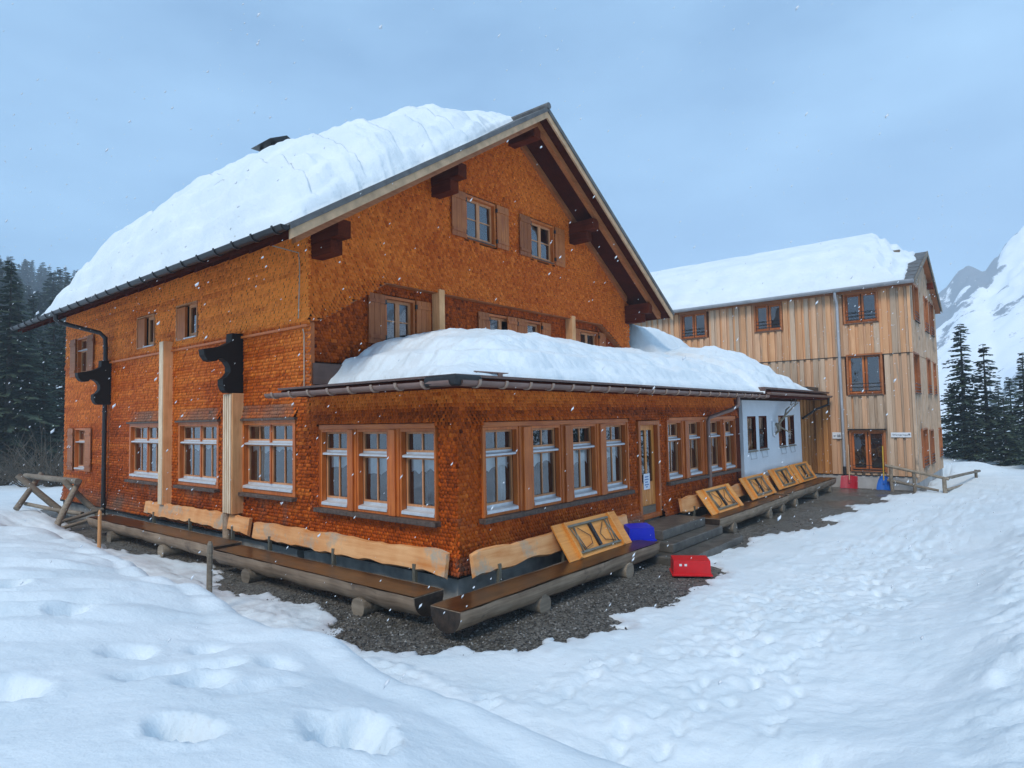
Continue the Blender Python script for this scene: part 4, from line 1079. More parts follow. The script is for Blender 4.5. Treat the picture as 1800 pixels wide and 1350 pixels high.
# openings on the wide face: (y left, y right, z0, z1)
nwin = [(5.40, 4.30, 6.05, 7.14), (2.06, 1.04, 6.05, 7.12), (-1.40, -2.48, 6.02, 7.12), (-1.42, -2.52, 3.24, 4.72), (-1.40, -2.50, .30, 1.78)]
unit = MB().box(0, 1, 0, 1, 0, 1)
unit_me = {k: unit.mesh('board', k) for k in ('board', 'board_warm', 'board_grey', 'board_brown')}
rb = random.Random(4)
def plank(y0, y1, z0, z1, out, mat):
    o = link('board', unit_me[mat], nb)
    o.location = (NX - out - NOX, y0 - NOY, z0 - NOZ); o.scale = (out + .085, y1 - y0, z1 - z0)
    return o
y = NY0
i = 0
while y < 8.6:
    w = rb.uniform(.15, .20) if i % 2 else rb.uniform(.075, .12); y2 = y + w - .004
    for (zb, zt) in ((.14, 4.70), (4.73, 7.33)) if not -.80 < y < .1 else ((.14, 3.05), (3.055, 4.70), (4.73, 7.33)):
        if zb < 1 and y > 0.1 and y < 8.6: zb = 2.6 if y < D0 else 4.2
        spans = [(zb, zt)]
        for (a, b, c, d) in nwin:
            if y < a + .02 and y2 > b - .02:
                spans = [s for q in spans for s in ((q[0], min(q[1], c - .05)), (max(q[0], d + .05), q[1])) if s[1] - s[0] > .05] if not (d < zb or c > zt) else spans
        upper = zb > 4.5 or zb >= 4.7
        for (p, q) in spans:
            grey = .75 if (not upper and y < -2.4) else .50 if not upper else .22
            mat = 'board_grey' if rb.random() < grey else ('board_warm' if (upper and rb.random() < .62) or (p < 3.3 and q < 3.3 and rb.random() < .6) else 'board')
            if -.80 < y < .1 and q < 3.1: mat = 'board_brown'
            plank(y, y2, p, q, .025 + (.055 if i % 2 else 0) + rb.uniform(0, .012), mat)
    y += w; i += 1
# gable face: too edge-on to tell the boards apart
gwin = [(21.7, 22.9, 6.10, 7.45), (24.7, 25.8, 5.96, 7.35), (26.6, 27.7, 5.96, 7.35), (20.75, 22.2, 3.25, 4.72), (24.6, 25.6, 3.3, 4.72), (26.7, 27.5, 3.3, 4.65), (22.1, 23.5, .4, 1.80), (24.4, 25.4, .4, 1.70), (27.6, 28.4, .5, 1.70)]
rows = []
x = NX + .03; i = 0
mb = MB()
while x < NX2 - .05:
    w = rb.uniform(.16, .24); x2 = min(x + w - .012, NX2)
    for (zb, zt) in ((-.1, 4.70), (4.73, float(nroof((x + x2) / 2)) - .2)):
        spans = [(zb, zt)]
        for (a, b, c, d) in gwin:
            if x < b + .02 and x2 > a - .02 and not (d < zb or c > zt):
                spans = [s for q in spans for s in ((q[0], min(q[1], c - .05)), (max(q[0], d + .05), q[1])) if s[1] - s[0] > .05]
        for (p, q) in spans: mb.box(x, x2, NY0 - .04 - .03 * (i % 2), NY0 + .06, p, q)
    x += w; i += 1
gb = mb.build('gable_boards', 'board_grey', nb); gb['kind'] = 'stuff'
MB().box(NX - .02, NX2, NY0 - .02, NY1, -.7, .10).build('plinth', 'plinth_light', nb)
MB().box(NX - .10, NX - .02, NY0 - .04, 5.6, 4.702, 4.728).build('band_flashing', 'gutter_black', nb)
MB().box(NX - .10, NX + .02, NY0 - .11, NY0 - .02, .12, 4.70).build('corner_board', 'board_grey', nb)
MB().box(NX - .10, NX + .02, NY0 - .11, NY0 - .02, 4.73, 7.25).build('corner_board', 'board_warm', nb)
for (a, b, c, d) in nwin:
    k = Win(nb, 'L', (NX, a, c), a - b, d - c, casing=.07, proud=.10, mat='rafter', depth=.12)
    w, h = a - b, d - c
    k.sash(0, w / 2 - .02, .03, h, 1, 1, bar=.07, y=.05, mat='shutter'); k.sash(w / 2 + .02, w, .03, h, 1, 1, bar=.07, y=.05, mat='shutter')
    k.bars(.0, w, (.12, .26, .40) if d > 2 else (.05, .2), -.09)
    k.flash(-.05, w + .05, -.06, .03, .12, mat='sill_dark')
    if 2 < c < 5: k.curtain(.08, w / 2 - .08, h - .06, h - .2, .2, 3, True)
    if c < 1: k.curtain(.10, .42, h - .06, h - .2, .2, 3, True)
MB().box(NX - .20, NX - .0, -2.60, -1.30, 1.86, 1.90).build('drip_flashing', 'gutter_black', nb)
for (a, b, c, d) in gwin:
    k = Win(nb, 'F', (a, NY0, c), b - a, d - c, casing=.06, proud=.10, mat='rafter', depth=.10)
    k.sash(0, b - a, .03, d - c, 2, 1, bar=.06, y=.05, mat='shutter'); k.bars(0, b - a, (.08, .2, .32), -.09)
    k.flash(-.05, b - a + .05, -.06, .03, .12, mat='sill_dark')
# roof of the timber building
for xe in (NX - .30, NX2 + .32):
    ze = nroof(xe); s = 1 if xe < NRX else -1
    MB().prism([(xe, NY0 - .30, ze), (NRX, NY0 - .30, NRZ), (NRX, NY0 - .30, NRZ - .10), (xe, NY0 - .30, ze - .10)], (0, 17.3, 0)).build('roof', 'roof_sheet', nb)
    MB().prism([(xe + s * .02, NY0 - .26, ze - .103), (NRX, NY0 - .26, NRZ - .103), (NRX, NY0 - .26, NRZ - .2), (xe + s * .02, NY0 - .26, ze - .2)], (0, 17.2, 0)).build('soffit', 'rafter', nb)
    MB().prism([(xe, NY0 - .335, ze + .02), (NRX, NY0 - .335, NRZ + .02), (NRX, NY0 - .335, NRZ - .17), (xe, NY0 - .335, ze - .17)], (0, .03, 0)).build('barge_board', 'rail', nb)
for i in range(6):
    yy = NY0 - .28 + .0; f = i / 6
    xa = NX - .2 + f * 3.4
    MB().prism([(xa, yy, nroof(xa) + .005), (xa + .5, yy, nroof(xa + .5) + .005), (xa + .5, yy, nroof(xa + .5) + .03), (xa, yy, nroof(xa) + .035)], (0, 1.6, 0)).build('roof_tile', 'roof_sheet', nb)
half_pipe('gutter', (NX - .40, NY0 - .3, nroof(NX - .3) + .01), (NX - .40, 13, nroof(NX - .3) + .01), .13, 'gutter_grey', nb)
MB().tube([(NX - .38, -1.12, 7.28), (NX - .38, -1.12, 7.10), (NX - .17, -1.13, 6.85), (NX - .16, -1.13, 6.6), (NX - .16, -1.13, .45)], .055, 10).build('rain_pipe', 'gutter_grey', nb, True)
MB().tube([(NX - .16, -1.13, .45), (NX - .16, -1.13, -.35)], .062, 10).build('pipe_foot', 'gutter_black', nb, True)
MB().box(23.3, 23.55, -2.95, -2.7, 9.0, 9.24).build('roof_vent', 'rail', nb)
MB().box(26.0, 26.3, NY0 - .3, NY0 - .08, 7.9, 8.15).build('purlin', 'dark_wood', nb)

# ================================================================== snow on the roofs
def snow_cap(name, label, xs, ys, fn):
    X, Y = np.meshgrid(xs, ys); Z = fn(X, Y)
    o = link(name, grid_mesh(name, X, Y, Z, 'roof_snow'))
    return tag(o, label, 'snow', 'snow lying on the roofs')
def main_snow(X, Y):
    base = RZ - SL * np.abs(X - RX)
    e = X + 1.20
    lump = fbm(X * .5, Y * .45, 201, 4)
    Yf = 2.76 + 1.05 * sstep(3.2, 6.3, X) + .12 * np.abs(fbm(X * 1.6, X * 0 + 3, 203, 3))
    f = Y - Yf
    Yb = 17.3 + .35 * np.clip(X + 1.2, 0, 6) + .3 * fbm(X * .9, X * 0, 207, 3)
    bk = Yb - Y
    Tm = 1.50 + .14 * lump + .40 * np.exp(-((X - 1.2) / 1.9) ** 2 - ((Y - 9.6) / 2.4) ** 2) - .62 * sstep(2.6, 6.0, X)
    pe = (1 - np.clip(1 - e / 1.15, 0, 1) ** 2.8) ** .65
    pf = (1 - np.clip(1 - f / (2.3 + .3 * lump), 0, 1) ** 2) ** .75 * (f > 0)
    pb = (1 - np.clip(1 - bk / 4.8, 0, 1) ** 1.8) * (bk > 0)
    T = Tm * pe * pf * pb
    # layers laid bare on the faces, and folds running with the slope
    lay = np.abs(((T * 2.2 + .9 * fbm(X * .8, Y * .3, 211, 4)) % 1) * 2 - 1)
    T = T + (.08 + .13 * sstep(1.5, .3, e)) * (lay - .5) * sstep(.05, .4, T) + .05 * fbm(X * 3.1, Y * 1.3, 227, 4, .6) * sstep(.1, .5, T) + .26 * fbm(X * 1.1 + Y * .45, Y * .22 - X * .3, 215, 4) * sstep(.1, .6, T) + .03 * fbm(X * 6, Y * 4, 219, 3) * sstep(.02, .2, T)
    ph = (e * 1.05 + .55 * fbm(X * .45, Y * .16, 229, 4)) % 1.0
    T = T + .17 * (1 - (1 - ph) ** 2.5 - .70) * sstep(.15, .6, T) * sstep(6.0, 3.5, X)
    right = sstep(RX - .2, RX + 1.2, X)
    T = T * (1 - right) + right * np.minimum(T, .5 * sstep(4.2, 7, Y) * sstep(18.5, 17, Y) * sstep(13.7, 12.6, X))
    ragged = .05 * np.clip(fbm(X * 3, Y * 5, 223, 2), 0, 1)
    T = np.where((f > .12) & (e > .08) & (bk > .15) & (X < RX), np.maximum(T, .05), T)
    return base + np.where(T > .004, T + .01 + ragged * (T < .2), -.03)
snow_cap('roof_snow', 'deep layered snow sliding over the eaves of the big chalet roof', np.r_[np.linspace(-1.26, 1.5, 110), np.linspace(1.55, 7.6, 130), np.linspace(7.8, 13.7, 20)], np.r_[np.linspace(2.68, 6, 110), np.linspace(6.04, 19.3, 260)], main_snow)
def annex_snow(X, Y):
    base = 3.2 + .055 * np.maximum(0, np.minimum(Y + .68, (X + .68) * 1.6)) + .15 * (X > 12.56)
    lump = fbm(X * .45, Y * .6, 231, 4)
    yf = -.56 + .12 * fbm(X * 1.4, X * 0, 233, 3) + .14 * sstep(-1, .4, X) * sstep(1.6, .4, X)
    f = Y - yf
    xl = .05 + .35 * sstep(.4, 2.6, Y) - .62 * sstep(.9, -.2, Y) + .12 * fbm(Y * 2.2, Y * 0 + 4, 235, 3)
    l = X - xl
    r = 19.25 - X - .30 * sstep(1.0, -.5, Y) * 0
    Tm = 1.12 + .10 * lump + .35 * sstep(12.4, 15, X) - .02 * sstep(8, 11, X)
    pf = (1 - np.clip(1 - f / 2.9, 0, 1) ** 2.1) ** .82 * (f > 0)
    pl = (1 - np.clip(1 - l / 3.0, 0, 1) ** 2.0) ** .80 * (l > 0)
    pr = (1 - np.clip(1 - r / 4.2, 0, 1) ** 1.7) * (r > 0)
    T = Tm * pf * pl * pr
    T = T + .08 * fbm(X * 1.2, Y * 2.2, 239, 4) * sstep(.04, .4, T) + .025 * fbm(X * 4, Y * 5, 243, 3) * sstep(.02, .15, T)
    lay = np.abs(((T * 2.6 + .4 * fbm(X * .8, Y * .8, 245, 3)) % 1) * 2 - 1)
    T = T + .12 * (lay - .5) * sstep(.05, .3, T) * sstep(1.1, .6, T) + .03 * fbm(X * 3.3, Y * 3.3, 247, 4, .6) * sstep(.05, .3, T)
    return base + np.where(T > .004, T + .012, -.04)
snow_cap('roof_snow', 'long smooth pillow of snow on the low annex roof', np.r_[np.linspace(-.7, 4, 150), np.linspace(4.05, 19.5, 240)], np.r_[np.linspace(-.72, 1.2, 80), np.linspace(1.25, D0 + .02, 60)], annex_snow)
def link_snow(X, Y):
    T = 1.75 * sstep(12.9, 13.6, X) * (1 - np.clip(1 - (20.5 - X) / 5.0, 0, 1) ** 2) * (1 - np.clip(1 - (Y - 2.4) / 2.6, 0, 1) ** 2) * sstep(9.6, 8, Y)
    T = T + .12 * fbm(X * .9, Y * .9, 251, 4) + .06 * np.abs(fbm(X * 1.4, Y * 3, 255, 3))
    return 3.95 + .35 * sstep(3.4, 4.1, Y) + T * .98
snow_cap('roof_snow', 'drift of snow heaped behind the chalet corner above the annex', np.linspace(12.86, 20.4, 90), np.linspace(2.6, 9.6, 90), link_snow)
def nb_snow(X, Y):
    base = nroof(0) * 0 + NRZ - .435 * np.abs(X - NRX)
    e = X - (NX - .30); lump = fbm(X * .5, Y * .4, 261, 4)
    f = Y - (-3.55 + .12 * sstep(21, 24, X) + .2 * fbm(X * 1.2, X * 0, 263, 3))
    pe = np.clip((e + .10 * fbm(X * 0, Y * .8, 265, 3) * (e > .1)) / 1.75, 0, 1) ** .85
    pf = np.clip(.07 * sstep(0, .1, f) + .93 * np.clip((f - .25) / 1.35, 0, 1), 0, 1) * (f > 0)
    T = (1.16 + .03 * lump) * np.minimum(np.clip(pe, 0, 1), np.maximum(pf, 0)) * sstep(NX2 + .3, NX2 - .8, X)
    lay = np.abs(((T * 2.6 + .8 * fbm(X * .8, Y * .35, 269, 4)) % 1) * 2 - 1)
    T = T + .16 * (lay - .5) * sstep(.08, .3, T) * sstep(1.12, .95, T) + .03 * fbm(X * 2, Y * 1.6, 267, 3) * sstep(.05, .3, T)
    return base + np.where(T > .01, T + .02, -.03)
snow_cap('roof_snow', 'thick layered snow on the roof of the taller board-clad building', np.r_[np.linspace(NX - .34, 23, 90), np.linspace(23.06, NX2 + .3, 50)], np.r_[np.linspace(NY0 - .28, 0, 110), np.linspace(.06, 13.6, 110)], nb_snow)

# ================================================================== log benches
def half_log(L, w, h, seed):
    """half-round log along local x from 0..L, flat side up at z=0, front at y=-w"""
    rg = random.Random(seed); mb = MB(); k = 12; n = max(8, int(L / .35)); prev = None
    for i in range(n + 1):
        x = L * i / n; dw = rg.uniform(-.02, .02); dh = rg.uniform(-.02, .02); row = []
        for j in range(k + 1):
            a = PI * j / k
            row.append((x + (rg.uniform(-.01, .01) if 0 < i < n else 0), -w / 2 + (w / 2 + dw) * math.cos(a) * (1 + rg.uniform(-.015, .015)), -(h + dh) * math.sin(a) ** .8))
        n0 = len(mb.v); mb.v += row
        if prev is not None:
            for j in range(k): mb.f.append((prev + j, prev + j + 1, n0 + j + 1, n0 + j))
        else: mb.f.append(tuple(n0 + j for j in range(k + 1)))
        prev = n0
    mb.f.append(tuple(prev + j for j in range(k, -1, -1)))
    return mb
def log_end(x, d, w, h):
    return MB().prism([(x, -w / 2 + w / 2 * .93 * math.cos(PI * j / 14), -.012 - h * .92 * math.sin(PI * j / 14) ** .8) for j in range(15)], (d, 0, 0))
def live_plank(L, h, t, seed):
    """waney-edged board along x, standing in xz, front at y=-t"""
    rg = random.Random(seed); mb = MB(); n = int(L / .16); a1 = [rg.uniform(-.04, .04) for _ in range(n + 1)]; a2 = [rg.uniform(-.045, .045) for _ in range(n + 1)]
    for i in range(1, n): a1[i] = .5 * a1[i] + .25 * (a1[i - 1] + a1[i + 1]); a2[i] = .5 * a2[i] + .25 * (a2[i - 1] + a2[i + 1])
    for i in range(n + 1):
        x = L * i / n; lo, hi = a2[i], h + a1[i]
        mb.v += [(x, 0, lo), (x, -t, lo + .03), (x, -t, hi - .02), (x, 0, hi)]
        if i:
            b = (i - 1) * 4
            for j in range(4): mb.f.append((b + j, b + 4 + j, b + 4 + (j + 1) % 4, b + (j + 1) % 4))
    mb.f.append((0, 1, 2, 3)); e = n * 4; mb.f.append((e + 3, e + 2, e + 1, e))
    return mb
def bench(label, loc, L, rotz, seed, feet, back=None, w=.60, gz=GZ, bh=.36, bz=.10):
    """loc = inner end at seat height; local x along the bench, -y away from the wall"""
    t = thing('log_bench', label, 'bench', loc, 'half-log benches along the house walls', rotz)
    ORIGIN[t.name] = (0, 0, 0)
    s = half_log(L, w, .33, seed).build('seat', 'log', t, smooth=True, angle=50)
    for x_, d_ in ((0, -.004), (L, .004)): log_end(x_, d_, w, .33).build('log_end', 'log_end', t)
    top = MB(); n = 14; rg = random.Random(seed + 1)
    ed = [(rg.uniform(-.012, .012), rg.uniform(-.012, .012)) for _ in range(n + 1)]
    for i in range(n):
        a, b = L * i / n + (.006 if i == 0 else 0), L * (i + 1) / n - (.006 if i == n - 1 else 0)
        top.quad((a, -w + .035 + ed[i][0], .004), (b, -w + .035 + ed[i + 1][0], .004), (b, -.03 + ed[i + 1][1], .004), (a, -.03 + ed[i][1], .004))
    top.build('seat_top', 'seat_top', t)
    h = loc[2] - gz
    for fx in feet:
        r = .15; m = MB().tube([(fx, .05, -h + r - .04), (fx + .01, -w + .02, -h + r - .04)], [r * .95, r], 14, .04)
        m.build('foot_log', 'rail', t, smooth=True, angle=50)
    if back:
        for (b0, bl) in back:
            o = live_plank(bl, bh, .07, seed + 5).build('backrest', 'plank_back', t)
            o.location = (b0, .24, bz); o.rotation_euler = (math.radians(-9), 0, 0)
            for q in (.12, .5, .88):
                MB().box(b0 + bl * q - .03, b0 + bl * q + .03, .16, .22, -.10, bz + .12).build('back_support', 'steel', t)
    return t
SZ0 = .06
bench('log bench at the house corner with a blue crate on its end', (-1.12, -.56, SZ0), 5.62, 0, 31, (1.82, 4.42), [(1.10, 4.68)])
bench('log bench between the concrete steps and the white panel', (7.72, -.52, SZ0 + .02), 5.35, 0, 32, (.95, 3.7, 4.9), [(-.35, 5.4)])
bench('log bench in front of the white panel and brown boards', (13.12, -.50, SZ0 + .05), 6.0, 0, 33, (.9, 3.3, 5.2), [(.1, 5.7)])
bench('log bench under the three annex windows on the long side', (-.48, 5.65, SZ0 + .02), 5.84, -PI / 2, 34, (1.2, 4.55), [(.05, 5.62)])
bench('farther log bench on the long side near the trestle barrier', (-.42, 12.9, SZ0 + .06), 7.1, -PI / 2, 35, (1.5, 4.6), [(1.65, 5.35)], gz=GZ)

# ================================================================== folding tables stood on edge on the benches
def table_meshes():
    L, H = 2.15, .70; d = {}
    d['table_top'] = MB().box(0, L, 0, .03, 0, H).mesh('table_top', 'table_wood')
    d['batten'] = MB().box(0, .05, -.055, -.001, .012, H - .012).mesh('batten', 'table_wood')
    d['edge_board'] = MB().box(0, L - .72, -.030, -.001, 0, .07).mesh('edge_board', 'table_wood')
    d['metal_rail'] = MB().box(0, L - .76, -.035, -.001, 0, .04).mesh('metal_rail', 'steel')
    d['centre_bar'] = MB().box(0, .075, -.05, -.001, .13, H - .13).mesh('centre_bar', 'black')
    g = MB().tube([(0, -.03, .14), (.30, -.03, .20), (.36, -.03, .34), (.10, -.03, H - .16)], .009, 6); d['leg_brace'] = g.mesh('leg_brace', 'rust', True)
    f = MB().tube([(0, -.035, .10), (.10, -.035, H - .12)], .016, 6); f.tube([(.10, -.03, .12), (-.02, -.03, H - .14)], .011, 6); f.tube([(.16, -.02, .12), (.08, -.02, H - .14)], .011, 6)
    d['leg_frame'] = f.mesh('leg_frame', 'steel', True)
    return L, H, d
TL, TH, TD = table_meshes()
def folding_table(label, x, yb, zb, lean, s=1.0):
    t = thing('folding_table', label, 'table', (x, yb, zb), 'folding tables leaning on the benches')
    t.rotation_euler = (math.radians(-lean), 0, 0); t.scale = (s, 1, 1)
    def p(n, loc, flip=False):
        o = link(n, TD[n], t); o.location = loc
        if flip: o.scale = (-1, 1, 1)
    p('table_top', (0, 0, 0)); p('batten', (.30, 0, 0)); p('batten', (TL - .35, 0, 0))
    p('metal_rail', (.38, 0, .075)); p('metal_rail', (.38, 0, TH - .115)); p('centre_bar', (TL / 2 - .04, 0, 0))
    p('leg_brace', (.55, 0, 0)); p('leg_brace', (TL - .55, 0, 0), True); p('leg_frame', (.45, 0, 0)); p('leg_frame', (TL - .45, 0, 0), True)
    return t
folding_table('folded table propped beside the blue crate, alone on its bench', 2.02, -.72, SZ0 + .01, 34)
folding_table('folded table nearest the concrete steps, first of four', 8.15, -.76, SZ0 + .03, 36)
folding_table('folded table below the brown rain pipe end and white panel corner, second of four', 11.2, -.70, SZ0 + .06, 32)
folding_table('folded table under the antlers, third of four', 13.85, -.64, SZ0 + .09, 30)
folding_table('folded table in front of the brown boards, last of four', 16.2, -.62, SZ0 + .09, 30)

# ================================================================== steps, crates, shovels, signs
t = thing('concrete_steps', 'three wet concrete steps up to the annex door', 'steps', (6.2, -.8, GZ))
MB().box(5.12, 7.30, -.92, -.06, -.03, .17).build('step', 'step', t, bevel=.02)
MB().box(4.90, 7.52, -1.24, -.06, -.22, -.034).build('step', 'step', t, bevel=.02)
MB().box(4.52, 7.62, -1.68, -.06, -.48, -.224).build('step', 'step', t, bevel=.02)

def crate(name, label, loc, size, rot, mat, tip, taper=.12):
    t = thing(name, label, 'box', loc); ORIGIN[t.name] = (0, 0, 0)
    t.rotation_euler = (tip[0], tip[1], rot)
    L, W, H = size; th = .012
    mb = MB(); b = [(-L / 2 * (1 - taper), -W / 2 * (1 - taper)), (L / 2 * (1 - taper), -W / 2 * (1 - taper)), (L / 2 * (1 - taper), W / 2 * (1 - taper)), (-L / 2 * (1 - taper), W / 2 * (1 - taper))]
    u = [(-L / 2, -W / 2), (L / 2, -W / 2), (L / 2, W / 2), (-L / 2, W / 2)]
    for i in range(4):
        j = (i + 1) % 4
        mb.quad((*b[i], 0), (*b[j], 0), (*u[j], H), (*u[i], H))
        sc = 1 - 2 * th / min(L, W)
        mb.quad((b[j][0] * sc, b[j][1] * sc, th), (b[i][0] * sc, b[i][1] * sc, th), (u[i][0] * sc, u[i][1] * sc, H), (u[j][0] * sc, u[j][1] * sc, H))
        mb.quad((*u[i], H), (*u[j], H), (u[j][0] * sc, u[j][1] * sc, H), (u[i][0] * sc, u[i][1] * sc, H))
    mb.quad(*[(*p, 0) for p in b[::-1]]); mb.quad(*[(p[0] * .97, p[1] * .97, th) for p in b])
    mb.build('body', mat, t)
    MB().ring(-L / 2 - .02, L / 2 + .02, -W / 2 - .02, W / 2 + .02, .03, 0, .02)
    r = MB()
    for (x0, x1, y0_, y1_) in ((-L / 2 - .025, L / 2 + .025, -W / 2 - .025, -W / 2 + .0), (-L / 2 - .025, L / 2 + .025, W / 2 - .0, W / 2 + .025), (-L / 2 - .025, -L / 2, -W / 2, W / 2), (L / 2, L / 2 + .025, -W / 2, W / 2)):
        r.box(x0, x1, y0_, y1_, H - .025, H + .004)
    r.build('rim', mat, t, bevel=.004)
    for q in (-.25, .25): MB().box(q * L - .012, q * L + .012, -W / 2 - .012, -W / 2 - .002, .04, H - .03).build('rib', mat, t)
    return t
bc = crate('plastic_crate', 'bright blue plastic crate on the end of the log bench', (4.62, -.62, SZ0 + .26), (.58, .40, .27), math.radians(-38), 'blue_plastic', (PI + .12, 0), .1)
rc = crate('plastic_crate', 'red plastic box upside down on the snow edge by the steps', (4.03, -1.98, GZ + .32), (.66, .46, .27), math.radians(-58), 'red_plastic', (PI, 0), .03)
for x in (-.20, -.11): MB().box(x - .022, x + .022, .219, .228, .06, .10).build('reflector', 'white', rc)

def shovel(label, x, y, wid, hgt, mat, hmat, hlen, taper, lean=.16):
    t = thing('snow_shovel', label, 'shovel', (x, y, GZ + .0), 'snow shovels by the timber building'); ORIGIN[t.name] = (0, 0, 0)
    t.rotation_euler = (0, 0, -PI / 2); mb = MB(); nx, nz = 8, 6
    g = []
    for j in range(nz + 1):
        row = []
        for i in range(nx + 1):
            q = i / nx * 2 - 1; v = j / nz
            w = wid / 2 * (1 - taper * v ** 2)
            row.append((q * w, -.10 * q * q * (1 - v * .3) - .06 * (1 - v) + lean * v * .5, .02 + v * hgt - .02 * q * q * (v > .9)))
        g.append(row)
    for j in range(nz):
        for i in range(nx):
            p = [g[j][i], g[j][i + 1], g[j + 1][i + 1], g[j + 1][i]]
            mb.quad(*p); mb.quad(*[(a, b + .012, c) for a, b, c in p[::-1]])
    mb.build('blade', mat, t, smooth=True)
    r = MB()
    for q in (-.5, 0, .5): r.tube([(q * wid * .7, -.02 - .10 * q * q * .5, .06), (q * wid * .55, .05, hgt * .95)], .012, 6)
    r.build('rib', mat, t, smooth=True)
    MB().tube([(0, -.02, hgt * .45), (0, .05, hgt * .9)], .035, 8).build('socket', mat, t, smooth=True)
    MB().tube([(0, .0, hgt * .6), (0, .05 + lean * .25, hgt + hlen)], .020, 8).build('handle', hmat, t, smooth=True)
    return t
shovel('red snow shovel with a pale wooden handle against the plinth', 20.08, -1.33, .60, .48, 'dark_red_plastic', 'handle', 1.20, .05)
shovel('blue snow shovel with a yellow handle beside the ground-floor window', 20.12, -2.48, .46, .52, 'shovel_blue', 'yellow', 1.12, .55)

def sign_plate(label, y0, y1, z0, z1):
    t = thing('sign', label, 'sign', (NX - .11, (y0 + y1) / 2, z0)); ORIGIN[t.name] = (NX - .11, (y0 + y1) / 2, z0)
    MB().box(NX - .125, NX - .11, y1, y0, z0, z1).build('plate', 'white', t, bevel=.004)
    return t
s1_ = sign_plate('small white sign with an arrow and two figures beside the grey rain pipe', -.74, -1.06, 1.52, 1.77)
SX = NX - .128
mb = MB(); mb.prism([(SX, -.77, 1.625), (SX, -.82, 1.595), (SX, -.82, 1.612), (SX, -.89, 1.625), (SX, -.89, 1.642), (SX, -.82, 1.638), (SX, -.82, 1.655)], (-.002, 0, 0)); mb.build('arrow', 'ink', s1_)
for yc in (-.945, -1.01):
    mb = MB(); mb.prism([(SX, yc + .02, 1.575), (SX, yc - .02, 1.575), (SX, yc - .024, 1.66), (SX, yc + .024, 1.66)], (-.002, 0, 0)); mb.prism([(SX, yc + .013 * math.cos(a * PI / 4), 1.685 + .013 * math.sin(a * PI / 4)) for a in range(8)], (-.002, 0, 0)); mb.build('figure', 'ink', s1_)
s2_ = sign_plate('long white direction sign right of the ground-floor window', -2.75, -3.40, 1.58, 1.76)
fc = bpy.data.curves.new('lettering', 'FONT'); fc.body = 'Winterraum'; fc.size = .115; fc.extrude = .001; fc.materials.append(M['ink'])
_tmp = bpy.data.objects.new('lettering_source', fc); COL.objects.link(_tmp); bpy.context.view_layer.update()
_lm = bpy.data.meshes.new_from_object(_tmp.evaluated_get(bpy.context.evaluated_depsgraph_get())); bpy.data.objects.remove(_tmp)
fo = link('lettering', _lm, s2_)
fo.location = (-.018, .28, .055); fo.rotation_euler = (PI / 2, 0, -PI / 2)
mb = MB(); mb.prism([(SX, -3.30, 1.715), (SX, -3.37, 1.715), (SX, -3.37, 1.64), (SX, -3.35, 1.66), (SX, -3.345, 1.69), (SX, -3.32, 1.692)], (-.002, 0, 0)); mb.build('arrow', 'ink', s2_)
t = thing('paper_notice', 'white printed paper notice taped to the annex door', 'notice', (6.3, .0, .9)); ORIGIN[t.name] = (6.3, 0, .9)
MB().box(6.12, 6.42, .020, .026, .86, 1.22).build('sheet', 'paper', t)
for i, (a, b, z) in enumerate(((.05, .23, 1.15), (.05, .24, 1.09), (.07, .20, 1.03), (.05, .24, .97), (.10, .18, .92))): MB().box(6.12 + a, 6.12 + b, .017, .0195, z - .014, z + .01).build('print_line', 'ink_blue', t)
# antlers on the white panel
t = thing('antlers', 'pair of deer antlers mounted on the white panel', 'antlers', (15.2, -.14, 2.0)); ORIGIN[t.name] = (15.2, -.14, 2.0)
MB().prism([(14.98, -.13, 1.82), (15.20, -.13, 1.76), (15.42, -.13, 1.86), (15.44, -.13, 2.28), (14.96, -.13, 2.28)], (0, -.03, 0)).build('shield', 'white', t)
MB().tube([(15.2, -.15, 1.86), (15.2, -.27, 1.98), (15.22, -.24, 2.14), (15.24, -.18, 2.22)], [.03, .05, .06, .04], 8).build('skull', 'antler', t, True)
for s_, dx in ((1, 0.0), (-1, .10)):
    m_ = MB(); b0 = Vector((15.25, -.22, 2.15))
    P = [b0, b0 + Vector((.10 + dx, -.18, .28)), b0 + Vector((.36 + dx * 2, -.34 * (1 if s_ > 0 else .4), .52)), b0 + Vector((.80 + dx * 4, -.36 * (1 if s_ > 0 else .3), .66)), b0 + Vector((1.05 + dx * 5, -.34 * (1 if s_ > 0 else .2), .96))]
    m_.tube(P, [.032, .03, .026, .02, .008], 7)
    m_.tube([P[3], P[3] + Vector((.32, -.02, .10))], [.025, .008], 6); m_.tube([P[0], P[0] + Vector((.22, -.25, -.20)), P[0] + Vector((.56, -.3, -.32 + dx))], [.03, .025, .008], 6)
    m_.tube([P[1], P[1] + Vector((.36, -.22, .06))], [.028, .008], 6)
    m_.build('antler', 'antler', t, True)

# rope from the gutter to the wall corner, and down
t = thing('rope', 'pale cord running from the gutter down the chalet corner', 'cord', (-.05, 4.24, 4.5)); ORIGIN[t.name] = (-.05, 4.24, 4.5)
MB().tube([(-1.2, 4.62, 6.12), (-.7, 4.46, 6.05), (-.06, 4.26, 5.95), (-.05, 4.24, 5.6), (-.08, 4.24, 4.62)], .011, 6).build('cord', 'rope', t, True)
MB().tube([(-.07, 4.10, 4.4), (-.05, 4.09, 4.3), (-.05, 4.09, 3.2)], .012, 6).build('cord', 'rope', t, True)

